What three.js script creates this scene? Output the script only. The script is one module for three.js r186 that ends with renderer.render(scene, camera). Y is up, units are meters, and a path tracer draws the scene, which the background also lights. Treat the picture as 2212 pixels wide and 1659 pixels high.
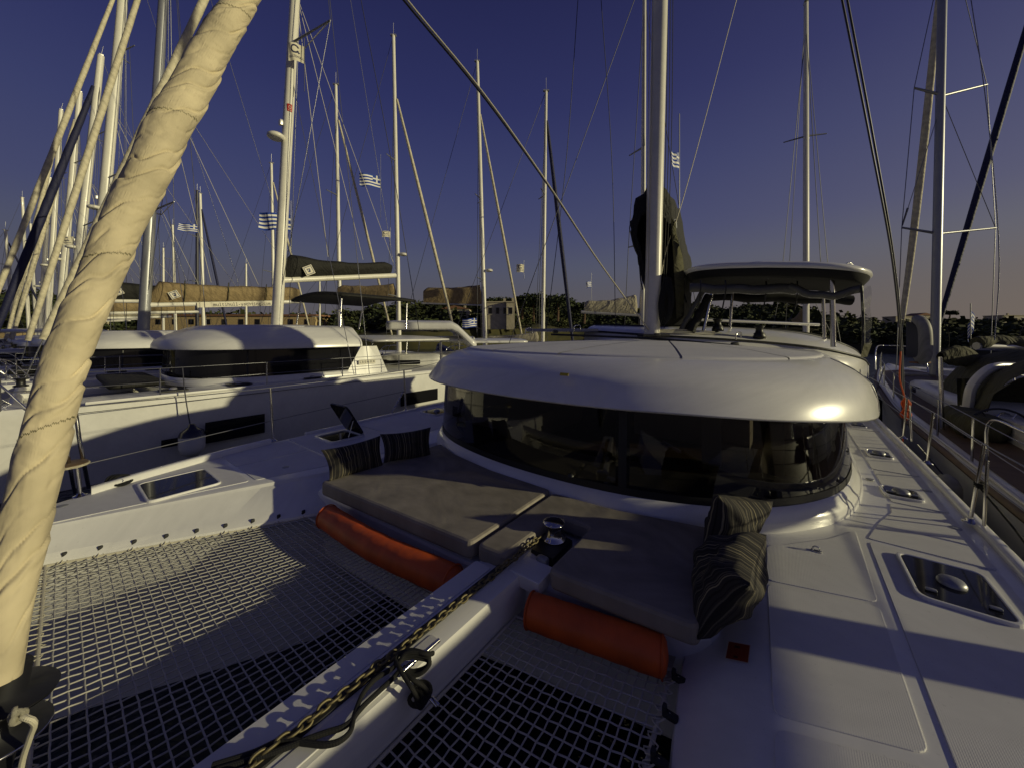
import * as THREE from 'three';
import { mergeGeometries, mergeVertices, toCreasedNormals } from 'three/addons/utils/BufferGeometryUtils.js';
import { ImprovedNoise } from 'three/addons/math/ImprovedNoise.js';

// ------------------------------------------------------------------ camera, sky, sun
const scene = new THREE.Scene();
const F = 775, U0 = 1106, V0 = 720, IW = 2212, IH = 1659;         // lens, in photograph pixels at 2212 wide
const EYE = 3.1, YAW = THREE.MathUtils.degToRad(37.5);
const camera = new THREE.PerspectiveCamera(2 * THREE.MathUtils.radToDeg(Math.atan(IH / 2 / F)), IW / IH, 0.05, 3000);
camera.position.set(0, EYE, 0);
camera.rotation.y = YAW;
camera.setViewOffset(IW, IH, 0, IH / 2 - V0, IW, IH);              // rising front: level camera, horizon above the middle
camera.updateProjectionMatrix();

const SUN_EL = THREE.MathUtils.degToRad(12.5), SUN_AZ = [0.932, -0.362];  // low sun from port, a little abaft the beam
const sunDir = new THREE.Vector3(SUN_AZ[0] * Math.cos(SUN_EL), Math.sin(SUN_EL), SUN_AZ[1] * Math.cos(SUN_EL)).normalize();
const sun = new THREE.DirectionalLight(new THREE.Color().setRGB(1, 0.905, 0.55), 2.55);
sun.position.copy(sunDir).multiplyScalar(60);
sun.castShadow = true; sun.shadow.radius = 1.4; sun.shadow.mapSize.set(4096, 4096);
Object.assign(sun.shadow.camera, { left: -50, right: 50, top: 50, bottom: -50, near: 1, far: 160 });
scene.add(sun, sun.target);

{ // clear dusk sky: navy overhead, greyer and warmer at the horizon, a little brighter towards the sun
  const w = 256, h = 128, d = new Float32Array(w * h * 4);
  const stops = [[-90, .02, .024, .04], [-2, .08, .075, .085], [0, .10, .09, .097], [3, .097, .09, .102], [6, .09, .088, .11], [10, .079, .087, .136], [15, .058, .066, .145], [23, .041, .049, .134], [32, .026, .031, .109], [43, .017, .02, .078], [60, .012, .015, .062], [90, .010, .013, .056]];
  for (let j = 0; j < h; j++) for (let i = 0; i < w; i++) {
    const el = ((j + .5) / h - .5) * 180, az = ((i + .5) / w - .5) * 2 * Math.PI;
    let k = 0; while (k < stops.length - 2 && el > stops[k + 1][0]) k++;
    const a = stops[k], b = stops[k + 1], f = Math.min(1, Math.max(0, (el - a[0]) / (b[0] - a[0])));
    const e = el * Math.PI / 180, c = Math.cos(e) * (Math.cos(az) * sunDir.x + Math.sin(az) * sunDir.z) + Math.sin(e) * sunDir.y;
    const glow = 0.85 * Math.pow(Math.max(0, .5 + .5 * c), 4);
    const g = [1 + glow * 1.7, 1 + glow * 1.25, 1 + glow * .35];
    for (let q = 0; q < 3; q++) d[(j * w + i) * 4 + q] = (a[q + 1] + (b[q + 1] - a[q + 1]) * f) * g[q];
    d[(j * w + i) * 4 + 3] = 1;
  }
  const t = new THREE.DataTexture(d, w, h, THREE.RGBAFormat, THREE.FloatType);
  t.mapping = THREE.EquirectangularReflectionMapping; t.magFilter = t.minFilter = THREE.LinearFilter; t.needsUpdate = true;
  scene.background = t; scene.environment = t;
}
const renderer = new THREE.WebGLRenderer({ antialias: true });
renderer.toneMapping = THREE.LinearToneMapping;
renderer.toneMappingExposure = 1;
renderer.shadowMap.enabled = true;

// ------------------------------------------------------------------ helpers
let seed = 7;
const rnd = () => { seed = (seed * 1664525 + 1013904223) >>> 0; return seed / 4294967296; };
const rr = (a, b) => a + (b - a) * rnd();
const noise = new ImprovedNoise();
const V = (x, y, z) => new THREE.Vector3(x, y, z);
const W = (x, s, y) => V(x, y, -s);                                // x to port, s aft, y up
const FW = V(-Math.sin(YAW), 0, -Math.cos(YAW)), RT = V(Math.cos(YAW), 0, -Math.sin(YAW));
const at = (u, v, d) => V(0, EYE, 0).addScaledVector(FW, d).addScaledVector(RT, (u - U0) / F * d).add(V(0, (V0 - v) / F * d, 0));
const on = (u, v, y) => at(u, v, (EYE - y) * F / (v - V0));
const lerp = (a, b, f) => a + (b - a) * f;
const clamp = (x, a, b) => Math.min(b, Math.max(a, x));
const smooth = (a, b, x) => { const t = clamp((x - a) / (b - a), 0, 1); return t * t * (3 - 2 * t); };
const table = (xs, x) => { let k = 0; while (k < xs.length - 2 && x > xs[k + 1][0]) k++; const [a, b] = [xs[k], xs[k + 1]]; return lerp(a[1], b[1], clamp((x - a[0]) / (b[0] - a[0]), 0, 1)); };

const taken = {}, bases = new WeakMap();
function numbered(n) { const c = taken[n] = (taken[n] ?? -1) + 1; return c ? n + '_' + String(c).padStart(3, '0') : n; }
function shade(m) { m.castShadow = m.receiveShadow = true; return m; }
function thing(name, label, category, base, group, rot = 0) {      // Group at the base; geometry of its parts is given in world space (or local when local())
  const g = new THREE.Group(); g.name = numbered(name); g.position.copy(base); g.rotation.y = rot;
  g.userData = { label, category }; if (group) g.userData.group = group;
  scene.add(g); bases.set(g, base); return g;
}
function local(g) { bases.set(g, null); return g; }
function part(parent, name, geo, m, label) {
  const geos = (Array.isArray(geo) ? geo : [geo]).map(g => { const n = g.index ? g.toNonIndexed() : g; for (const k of Object.keys(n.attributes)) if (!['position', 'normal', 'uv'].includes(k)) n.deleteAttribute(k); return n; });
  const g = geos.length > 1 ? mergeGeometries(geos) : geos[0];
  const b = bases.get(parent); if (b) g.translate(-b.x, -b.y, -b.z);
  const o = shade(new THREE.Mesh(g, m)); o.name = name; if (label) o.userData.label = label;
  parent.add(o); bases.set(o, b); return o;
}
function solo(name, label, category, geo, m, base, group) {        // a thing that is one mesh
  const t = { add(o) { scene.add(o); } }; bases.set(t, base);
  const o = part(t, numbered(name), geo, m); o.position.copy(base); o.userData = { label, category }; if (group) o.userData.group = group; return o;
}
function structure(name, geo, m) { const o = shade(new THREE.Mesh(geo, m)); o.name = name; o.userData.kind = 'structure'; scene.add(o); return o; }

// geometries
function loft(rows, closed = false) {                              // rows of points, uv in metres
  const nr = rows.length, nc = rows[0].length, pos = [], uv = [], idx = [];
  let vv = new Array(nc).fill(0);
  for (let r = 0; r < nr; r++) {
    let uu = 0;
    for (let c = 0; c < nc; c++) {
      const p = rows[r][c];
      if (c) uu += p.distanceTo(rows[r][c - 1]);
      if (r) vv[c] += p.distanceTo(rows[r - 1][c]);
      pos.push(p.x, p.y, p.z); uv.push(uu, vv[c]);
    }
  }
  const cols = closed ? nc : nc - 1;
  for (let r = 0; r < nr - 1; r++) for (let c = 0; c < cols; c++) {
    const a = r * nc + c, b = r * nc + (c + 1) % nc, d = a + nc, e = b + nc;
    idx.push(a, b, d, b, e, d);
  }
  const g = new THREE.BufferGeometry();
  g.setAttribute('position', new THREE.Float32BufferAttribute(pos, 3)); g.setAttribute('uv', new THREE.Float32BufferAttribute(uv, 2));
  g.setIndex(idx); g.computeVertexNormals(); return g;
}
const crease = (g, deg = 30) => toCreasedNormals(g, deg * Math.PI / 180);
function cap(pts) {                                                // flat fan over a ring
  const c = pts.reduce((a, p) => a.add(p), V(0, 0, 0)).divideScalar(pts.length), pos = [], uv = [];
  pts.forEach((p, i) => { const q = pts[(i + 1) % pts.length]; for (const k of [c, p, q]) { pos.push(k.x, k.y, k.z); uv.push(k.x, k.z); } });
  const g = new THREE.BufferGeometry(); g.setAttribute('position', new THREE.Float32BufferAttribute(pos, 3)); g.setAttribute('uv', new THREE.Float32BufferAttribute(uv, 2)); g.computeVertexNormals(); return g;
}
function spline(pts, n) { return new THREE.CatmullRomCurve3(pts, false, 'centripetal').getSpacedPoints(n - 1); }
function tube(pts, r, n = 24, seg = 7, smoothed = true) {          // round bar along points; r a number or f(t)
  const P = smoothed && pts.length > 2 ? spline(pts, n) : pts, rows = [];
  let up = V(0, 1, 0);
  for (let i = 0; i < P.length; i++) {
    const t = P[Math.min(P.length - 1, i + 1)].clone().sub(P[Math.max(0, i - 1)]).normalize();
    if (i === 0 && Math.abs(t.y) > .9) up = V(1, 0, 0);
    const x = up.clone().cross(t).normalize(), y = t.clone().cross(x); up = y.clone();
    const rad = typeof r === 'function' ? r(i / (P.length - 1)) : r, row = [];
    for (let k = 0; k <= seg; k++) { const a = k / seg * 2 * Math.PI; row.push(P[i].clone().addScaledVector(x, Math.cos(a) * rad).addScaledVector(y, Math.sin(a) * rad)); }
    rows.push(row);
  }
  const g = loft(rows); return mergeGeometries([g.toNonIndexed(), cap(rows[0].slice(0, -1)), cap(rows[rows.length - 1].slice(0, -1))]);
}
const rod = (a, b, r, r2 = r, seg = 6) => tube([a, b], t => lerp(r, r2, t), 2, seg, false);
function box(cx, cy, cz, w, h, d, r = 0, rotY = 0) {
  const n = r ? 2 : 1, g = new THREE.BoxGeometry(w, h, d, r ? 4 : 1, r ? 4 : 1, r ? 4 : 1);
  if (r) roundBox(g, w, h, d, r);
  if (rotY) g.rotateY(rotY); g.translate(cx, cy, cz); return g;
}
function roundBox(g, w, h, d, r) {
  const p = g.attributes.position, q = V(0, 0, 0), c = V(0, 0, 0);
  for (let i = 0; i < p.count; i++) {
    q.fromBufferAttribute(p, i);
    c.set(clamp(q.x, -w / 2 + r, w / 2 - r), clamp(q.y, -h / 2 + r, h / 2 - r), clamp(q.z, -d / 2 + r, d / 2 - r));
    const v = q.clone().sub(c), a = [Math.abs(v.x), Math.abs(v.y), Math.abs(v.z)].filter(k => k > 1e-6).length;
    if (a) { v.normalize().multiplyScalar(r); q.copy(c).add(v); }
    p.setXYZ(i, q.x, q.y, q.z);
  }
  g.computeVertexNormals(); return g;
}
function softBox(w, h, d, r, nx, ny, nz, f) {                      // rounded cushion; f(p) moves vertices
  const g0 = new THREE.BoxGeometry(w, h, d, nx, ny, nz);
  const p = g0.attributes.position, q = V(0, 0, 0), c = V(0, 0, 0);
  const warp = (x, half) => x;
  for (let i = 0; i < p.count; i++) {
    q.fromBufferAttribute(p, i);
    c.set(clamp(q.x, -w / 2 + r, w / 2 - r), clamp(q.y, -h / 2 + r, h / 2 - r), clamp(q.z, -d / 2 + r, d / 2 - r));
    const v = q.clone().sub(c); if (v.lengthSq() > 1e-9) q.copy(c).addScaledVector(v.normalize(), r);
    f && f(q); p.setXYZ(i, q.x, q.y, q.z);
  }
  g0.computeVertexNormals(); const u = g0.attributes.uv;
  for (let i = 0; i < u.count; i++) u.setXY(i, p.getX(i), p.getZ(i));
  const ng = g0; ng.deleteAttribute('normal'); const uvs = ng.attributes.uv; const m = mergeVertices(ng.deleteAttribute('uv') && ng, 1e-4); m.computeVertexNormals();
  const mu = new Float32Array(m.attributes.position.count * 2); for (let i = 0; i < mu.length / 2; i++) { mu[2 * i] = m.attributes.position.getX(i); mu[2 * i + 1] = m.attributes.position.getZ(i); }
  m.setAttribute('uv', new THREE.BufferAttribute(mu, 2)); return m;
}
function plate(pts, y0, y1, bevel = 0, holes) {                    // polygon of [x, s] between two heights
  const sh = new THREE.Shape(pts.map(p => new THREE.Vector2(p[0], p[1])));
  if (holes) for (const h of holes) sh.holes.push(new THREE.Path(h.map(p => new THREE.Vector2(p[0], p[1]))));
  const g = new THREE.ExtrudeGeometry(sh, { depth: y1 - y0 - bevel, bevelEnabled: bevel > 0, bevelSize: bevel, bevelThickness: bevel, bevelOffset: -bevel, bevelSegments: 2, curveSegments: 6 });
  g.rotateX(-Math.PI / 2);                                         // x, s -> x, z = -s
  g.translate(0, y0, 0);
  const p = g.attributes.position, u = g.attributes.uv; for (let i = 0; i < p.count; i++) u.setXY(i, p.getX(i), p.getZ(i));
  return g;
}
function rounded(pts, r, n = 4) {                                  // polygon with rounded corners
  const out = [], N = pts.length;
  for (let i = 0; i < N; i++) {
    const a = new THREE.Vector2(...pts[(i + N - 1) % N]), b = new THREE.Vector2(...pts[i]), c = new THREE.Vector2(...pts[(i + 1) % N]);
    const d1 = a.clone().sub(b), d2 = c.clone().sub(b), rr_ = Math.min(r, d1.length() * .45, d2.length() * .45);
    const p = b.clone().addScaledVector(d1.normalize(), rr_), q = b.clone().addScaledVector(d2.normalize(), rr_);
    for (let k = 0; k <= n; k++) { const t = k / n; out.push([(1 - t) * (1 - t) * p.x + 2 * t * (1 - t) * b.x + t * t * q.x, (1 - t) * (1 - t) * p.y + 2 * t * (1 - t) * b.y + t * t * q.y]); }
  }
  return out;
}
const rect = (x0, x1, s0, s1) => [[x0, s0], [x1, s0], [x1, s1], [x0, s1]];
function lathe(prof, seg = 20) { return new THREE.LatheGeometry(prof.map(p => new THREE.Vector2(p[0], p[1])), seg); }

// ------------------------------------------------------------------ materials
function tex(n, f, opts = {}) {                                    // grey or rgb DataTexture from f(x, y) -> value(s) 0..1
  const d = new Uint8Array(n * n * 4);
  for (let j = 0; j < n; j++) for (let i = 0; i < n; i++) { const v = f(i / n, j / n), k = (j * n + i) * 4; for (let q = 0; q < 3; q++) d[k + q] = 255 * clamp(Array.isArray(v) ? v[q] : v, 0, 1); d[k + 3] = 255; }
  const t = new THREE.DataTexture(d, n, n); t.wrapS = t.wrapT = THREE.RepeatWrapping; t.magFilter = THREE.LinearFilter; t.minFilter = THREE.LinearMipmapLinearFilter; t.generateMipmaps = true;
  if (opts.color) t.colorSpace = THREE.SRGBColorSpace; if (opts.rep) t.repeat.set(...opts.rep); t.needsUpdate = true; return t;
}
const fbm = (x, y, per, oct = 4) => { // tiling noise
  let s = 0, a = .5, f = per;
  for (let o = 0; o < oct; o++) { const X = x * 2 * Math.PI, Y = y * 2 * Math.PI, R = f / 6.283; s += a * noise.noise(Math.cos(X) * R + 9 * o, Math.sin(X) * R + Math.cos(Y) * R * 1.37, Math.sin(Y) * R * 1.37 + 3.7 * o); f *= 2; a *= .5; }
  return s;
};
const C = (r, g, b) => new THREE.Color().setRGB(r, g, b);
const std = (c, rough, o = {}) => new THREE.MeshStandardMaterial({ color: c, roughness: rough, ...o });
const phy = (c, rough, o = {}) => new THREE.MeshPhysicalMaterial({ color: c, roughness: rough, ...o });
const grime = tex(512, (x, y) => { const a = fbm(x, y, 5), b = fbm(x + .3, y + .1, 24, 3); const sp = noise.noise(x * 190, y * 190, 4) > .62 ? .06 : 0; return .965 + .05 * a + .035 * b - sp; }, { color: true, rep: [.42, .42] });
const skid = tex(256, (x, y) => .5 + .5 * Math.sin(x * 2 * Math.PI * 16) * (.6 + .4 * Math.sin(y * 2 * Math.PI * 10)), { rep: [8, 8] });
const weave = tex(128, (x, y) => .5 + .25 * Math.sin(x * 2 * Math.PI * 32) + .25 * Math.sin(y * 2 * Math.PI * 32), { rep: [6, 6] });
const crumple = tex(256, (x, y) => .5 + .9 * fbm(x, y, 6, 4), { rep: [1.1, 1.1] });
const blotch = tex(256, (x, y) => .9 + .22 * fbm(x, y, 6, 5), { color: true, rep: [.8, .8] });
const M = {
  gel: phy(C(.80, .79, .765), .28, { map: grime, clearcoat: .45, clearcoatRoughness: .12 }),
  gelFar: phy(C(.78, .77, .74), .3, { map: grime, clearcoat: .3, clearcoatRoughness: .15 }),
  skid: std(C(.72, .71, .70), .62, { map: grime, bumpMap: skid, bumpScale: .0004 }),
  hullGrey: phy(C(.30, .30, .32), .3, { clearcoat: .3 }),
  hullDark: phy(C(.02, .022, .035), .25, { clearcoat: .4 }),
  glassDark: phy(C(.010, .010, .012), .06, { specularIntensity: .7 }),
  tint: phy(C(.30, .29, .28), .03, { transmission: 1, thickness: 0, ior: 1.5 }),
  clear: phy(C(.86, .86, .83), .12, { transmission: .92, thickness: 0, ior: 1.4, side: THREE.DoubleSide, bumpMap: crumple, bumpScale: .012 }),
  lining: std(C(.01, .01, .011), .95),
  vinyl: phy(C(.13, .13, .125), .25, { transmission: .3, thickness: 0, ior: 1.4, side: THREE.DoubleSide, bumpMap: crumple, bumpScale: .02 }),
  black: std(C(.012, .012, .013), .45),
  rubber: std(C(.02, .02, .021), .7),
  steel: std(C(.62, .61, .60), .16, { metalness: 1 }),
  alu: std(C(.66, .65, .63), .42, { metalness: .75, map: grime }),
  aluGrey: std(C(.36, .365, .38), .42, { metalness: .5, map: grime }),
  whitePaint: phy(C(.82, .79, .69), .34, { clearcoat: .25, map: grime }),
  wire: std(C(.22, .22, .24), .35, { metalness: .7 }),
  wireDark: std(C(.03, .03, .05), .5),
  rope: std(C(.62, .58, .45), .85, { bumpMap: weave, bumpScale: .002 }),
  ropeBlack: std(C(.006, .006, .0065), .75, { bumpMap: weave, bumpScale: .003 }),
  net: std(C(.50, .48, .42), .8),
  genoa: std(C(.74, .635, .42), .75, { bumpMap: crumple, bumpScale: .012, map: blotch }),
  genoaWhite: std(C(.76, .69, .5), .75, { bumpMap: crumple, bumpScale: .02, map: blotch }),
  cover: std(C(.34, .25, .125), .85, { bumpMap: crumple, bumpScale: .03, map: blotch }),
  coverBlack: std(C(.012, .0115, .0095), .8, { bumpMap: crumple, bumpScale: .03 }),
  coverPale: std(C(.5, .45, .33), .85, { bumpMap: crumple, bumpScale: .03, map: blotch }),
  coverOlive: std(C(.09, .085, .04), .85, { bumpMap: crumple, bumpScale: .03, map: blotch }),
  coverNavy: std(C(.012, .014, .055), .7, { bumpMap: crumple, bumpScale: .02 }),
  mattress: std(C(.31, .275, .23), .7, { bumpMap: crumple, bumpScale: .0025, map: blotch }),
  orange: phy(C(.72, .115, .012), .5, { map: blotch, bumpMap: crumple, bumpScale: .004 }),
  orangeRope: std(C(.62, .09, .015), .75, { bumpMap: weave, bumpScale: .002 }),
  galv: std(C(.21, .175, .09), .55, { metalness: .55, map: blotch }),
  teak: std(C(.17, .11, .055), .6, { map: blotch }),
  wood: std(C(.30, .13, .045), .5, { map: blotch }),
  cream: std(C(.62, .58, .50), .7),
  greyFabric: std(C(.12, .12, .12), .9),
  dinghy: std(C(.33, .32, .29), .6, { map: blotch }),
  stucco: std(C(.62, .46, .22), .9, { map: blotch }),
  stuccoPale: std(C(.62, .55, .38), .9, { map: blotch }),
  roofTile: std(C(.34, .17, .09), .9, { map: blotch }),
  yellow: std(C(.55, .42, .03), .6),
};
M.tint.side = THREE.DoubleSide;

// ------------------------------------------------------------------ water, shore
{
  const t = tex(512, (x, y) => .5 + .8 * fbm(x, y, 14, 5), { rep: [.28, .28] });
  const g = new THREE.PlaneGeometry(2400, 2400); g.rotateX(-Math.PI / 2);
  const u = g.attributes.uv, p = g.attributes.position; for (let i = 0; i < p.count; i++) u.setXY(i, p.getX(i), p.getZ(i));
  structure('water', g, phy(C(.012, .02, .028), .09, { bumpMap: t, bumpScale: .07, ior: 1.33 }));
}
// ------------------------------------------------------------------ far shore: hillside, scrub, houses, quay arcades
const skyline = [[-900, 640], [0, 640], [90, 640], [200, 668], [420, 690], [700, 690], [860, 664], [980, 660], [1080, 652], [1200, 648], [1290, 668], [1400, 672], [1500, 662], [1570, 676], [1620, 664], [1700, 668], [1800, 692], [1900, 710], [2020, 708], [2120, 704], [2212, 712], [3200, 710]];
const shoreR = az => 86 + 14 * Math.sin(az * 5.1) + 8 * noise.noise(az * 3, 1, 2);
function ground(az, r) {                                           // height of the land; az from the lens axis, to the right positive
  const u = clamp(U0 + F * Math.tan(clamp(az, -1.25, 1.25)), -900, 3200), r0 = shoreR(az), crest = r0 + 70;
  const hc = 3.1 + (V0 - table(skyline, u) - 9) / F * crest * Math.cos(clamp(az, -1.25, 1.25));
  const f = clamp((r - r0) / (crest - r0), 0, 2.5), p = f < 1 ? .15 + .85 * smooth(-.3, 1, f) : 1 - .1 * (f - 1);
  return f <= 0 ? -.4 : Math.max(.5, hc) * p * (1 + .05 * noise.noise(az * 9, r * .06, 3)) + .5 * noise.noise(az * 20, r * .12, 7);
}
const polar = (az, r) => V(0, 0, 0).addScaledVector(FW, r * Math.cos(az)).addScaledVector(RT, r * Math.sin(az));
{
  const rows = [];
  for (let j = 0; j <= 26; j++) rows.push(Array.from({ length: 161 }, (_, i) => { const az = lerp(-1.35, 1.35, i / 160), r = shoreR(az) + [-4, -1, .3, 1, 2.5, 5][j] || 0; const R = j < 6 ? shoreR(az) + [-4, -1, .3, 1, 2.5, 5][j] : shoreR(az) + 5 + (j - 5) * 6.5; const p = polar(az, R); p.y = j < 2 ? -.6 : ground(az, R); return p; }));
  const soil = tex(256, (x, y) => { const a = .5 + .8 * fbm(x, y, 8, 5); return [lerp(.16, .32, a), lerp(.17, .29, a), lerp(.09, .15, a)]; }, { color: true, rep: [.06, .06] });
  structure('hillside', loft(rows), std(0xffffff, .95, { map: soil }));
  // scrub and trees too far to tell apart: clumps of leaf faces
  const leaf = []; for (let k = 0; k < 95; k++) { const d = V(rr(-1, 1), rr(-.55, 1), rr(-1, 1)).normalize().multiplyScalar(rr(.55, 1)), g = new THREE.PlaneGeometry(rr(.16, .34), rr(.14, .3)); g.rotateX(rr(-1.5, 1.5)).rotateY(rr(0, 6)).translate(d.x, d.y, d.z); leaf.push(g.toNonIndexed()); }
  const N = 7200, im = new THREE.InstancedMesh(mergeGeometries(leaf), std(0xffffff, .9, { side: THREE.DoubleSide }), N), m = new THREE.Matrix4(), col = new THREE.Color(); let n = 0;
  while (n < N) {
    const az = rr(-1.2, 1.2), r = shoreR(az) + 1.5 + Math.pow(rnd(), .8) * 76; if (noise.noise(az * 14, r * .07, 9) < -.28 + .2 * rnd()) continue;
    const p = polar(az, r), k = rr(.8, 2.2) * (rnd() < .06 ? 1.7 : 1); p.y = ground(az, r) + k * .35;
    m.compose(p, new THREE.Quaternion().setFromEuler(new THREE.Euler(rr(-.3, .3), rr(0, 6), rr(-.3, .3))), V(k * rr(.9, 1.3), k * rr(.6, 1), k * rr(.9, 1.3)));
    const g = rr(.6, 1.25), y = rnd(); col.setRGB(.036 * g * (1 + .8 * y * y), .05 * g * (1 + .4 * y * y), .016 * g); im.setMatrixAt(n, m); im.setColorAt(n, col); n++;
  }
  shade(im); im.name = 'scrubland'; im.userData = { kind: 'stuff', label: 'dark green scrub and pines covering the far shore', category: 'shrubs' }; scene.add(im);
}
// pines standing up above the scrub
function pine(label, u, vb, vt, d, w) {
  const b = at(u, vb, d), h = (vb - vt) / F * d, T = thing('pine_tree', label, 'tree', b, 'pines on the shore');
  part(T, 'trunk', tube([b, b.clone().add(V(.15, h * .4, 0)), b.clone().add(V(0, h * .8, .1))], t => lerp(.3, .1, t), 8, 7), std(C(.12, .075, .045), .9));
  const g = []; for (let k = 0; k < 900; k++) { const a = rr(0, 6.28), e = rr(-.5, 1.2), q = Math.pow(rnd(), .45), l = 1 + .35 * noise.noise(Math.cos(a) * 2 + u, e * 2, Math.sin(a) * 2); const f = new THREE.PlaneGeometry(rr(.25, .55), rr(.22, .45)); f.rotateX(rr(-1.5, 1.5)).rotateY(rr(0, 6)).translate(b.x + Math.cos(a) * Math.cos(e) * w * q * l, b.y + h * .68 + Math.sin(e) * h * .34 * q * l, b.z + Math.sin(a) * Math.cos(e) * w * q * l); g.push(f); }
  part(T, 'crown', g, std(C(.045, .06, .02), .9, { side: THREE.DoubleSide }));
}
[['bushy pine behind the pale house on the shore', 1128, 690, 640, 84, 2.6], ['tall rounded pine right of the pale house', 1152, 695, 634, 82, 3.2], ['dark spreading pine left of the catamaran mast', 1205, 695, 637, 80, 4], ['lone pine on the crest above the upright dinghy', 2052, 690, 672, 128, 2.2], ['small palm like tree on the crest beside the mast', 1500, 676, 656, 130, 1.5], ['low pine behind the furled blue forestay', 1262, 700, 655, 82, 3]].forEach(a => pine(...a));
function house(label, u, vb, d, w, h, dep, mat, win, roof) {
  const b = at(u, vb, d), T = local(thing('house', label, 'house', b, 'houses on the far shore', YAW));
  part(T, 'wall', box(0, h / 2 - 1, 0, w, h + 2, dep), mat);
  const r = part(T, 'roof', roof ? (() => { const s = new THREE.Shape([[-w / 2 - .3, 0], [w / 2 + .3, 0], [0, h * .35]].map(p => new THREE.Vector2(...p))); return new THREE.ExtrudeGeometry(s, { depth: dep + .6, bevelEnabled: false }).translate(0, h, -dep / 2 - .3); })() : box(0, h + .12, 0, w + .3, .24, dep + .3), roof ? M.roofTile : mat);
  part(r, 'chimney', box(w * .3, h + .6, -dep * .2, .5, 1.1, .5), mat);
  for (let k = 0; k < win; k++) { const x = lerp(-w / 2, w / 2, (k + .5) / win), o = part(T, 'window', box(x, h * .52, dep / 2 + .01, w / win * .42, h * .38, .08), M.glassDark); part(o, 'window_lintel', box(x, h * .73, dep / 2 + .03, w / win * .5, .14, .12), M.cream); part(o, 'window_sill', box(x, h * .31, dep / 2 + .05, w / win * .5, .1, .2), M.cream); }
}
house('cream house with tall windows above the pines', 1076, 692, 78, 4.6, 3.6, 5, M.stuccoPale, 3, false); house('small lit house gable right of the cream house', 1103, 692, 76, 1.7, 3.6, 3, M.stuccoPale, 1, false);
house('small white house low behind the hedge beyond the tan sail cover', 985, 690, 90, 7, 2.4, 5, M.stuccoPale, 3, true); house('tiny white house on the right hill left of the flag', 1938, 700, 140, 6, 2.6, 5, M.stuccoPale, 2, false); house('far white house on the right hill above the dinghy', 1985, 698, 150, 7, 3, 5, M.stuccoPale, 3, true); house('flat house at the right end of the hill crest', 2172, 700, 140, 9, 3, 6, M.stuccoPale, 3, false); house('low farmhouse on the hill seen under the bimini', 1722, 676, 150, 5, 2.2, 4, M.stuccoPale, 2, false);
function arcade(label, u, vb, d, bays, bw, h, mat, roofM) {
  const b = at(u, vb, d); b.y = 0; const T = local(thing('arcade_building', label, 'building', b, 'arcaded buildings on the quay', YAW)), w = bays * bw, sh = new THREE.Shape([[0, 0], [w, 0], [w, h], [0, h]].map(p => new THREE.Vector2(...p)));
  for (let k = 0; k < bays; k++) { const x = k * bw, p = new THREE.Path(); p.moveTo(x + bw * .16, .02); p.lineTo(x + bw * .16, h * .38); p.absarc(x + bw * .5, h * .38, bw * .34, Math.PI, 0, true); p.lineTo(x + bw * .84, .02); sh.holes.push(p); }
  part(T, 'wall', new THREE.ExtrudeGeometry(sh, { depth: .6, bevelEnabled: false, curveSegments: 8 }), mat); part(T, 'back_wall', box(w / 2, h / 2, -4, w, h, .3), mat); part(T, 'roof', box(w / 2, h + .15, -1.8, w + .6, .3, 5.4), roofM);
  for (let k = 0; k < bays; k++) part(T, 'window', box(k * bw + bw / 2, h * .82, .62, bw * .3, h * .16, .06), M.glassDark);
}
arcade('pale arcade with white arches at the left edge', -60, 700, 66, 6, 3.4, 5.6, M.stuccoPale, M.stuccoPale); arcade('ochre arcade behind the beige sail cover', 330, 700, 70, 10, 3.2, 6.4, M.stucco, M.roofTile);
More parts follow.
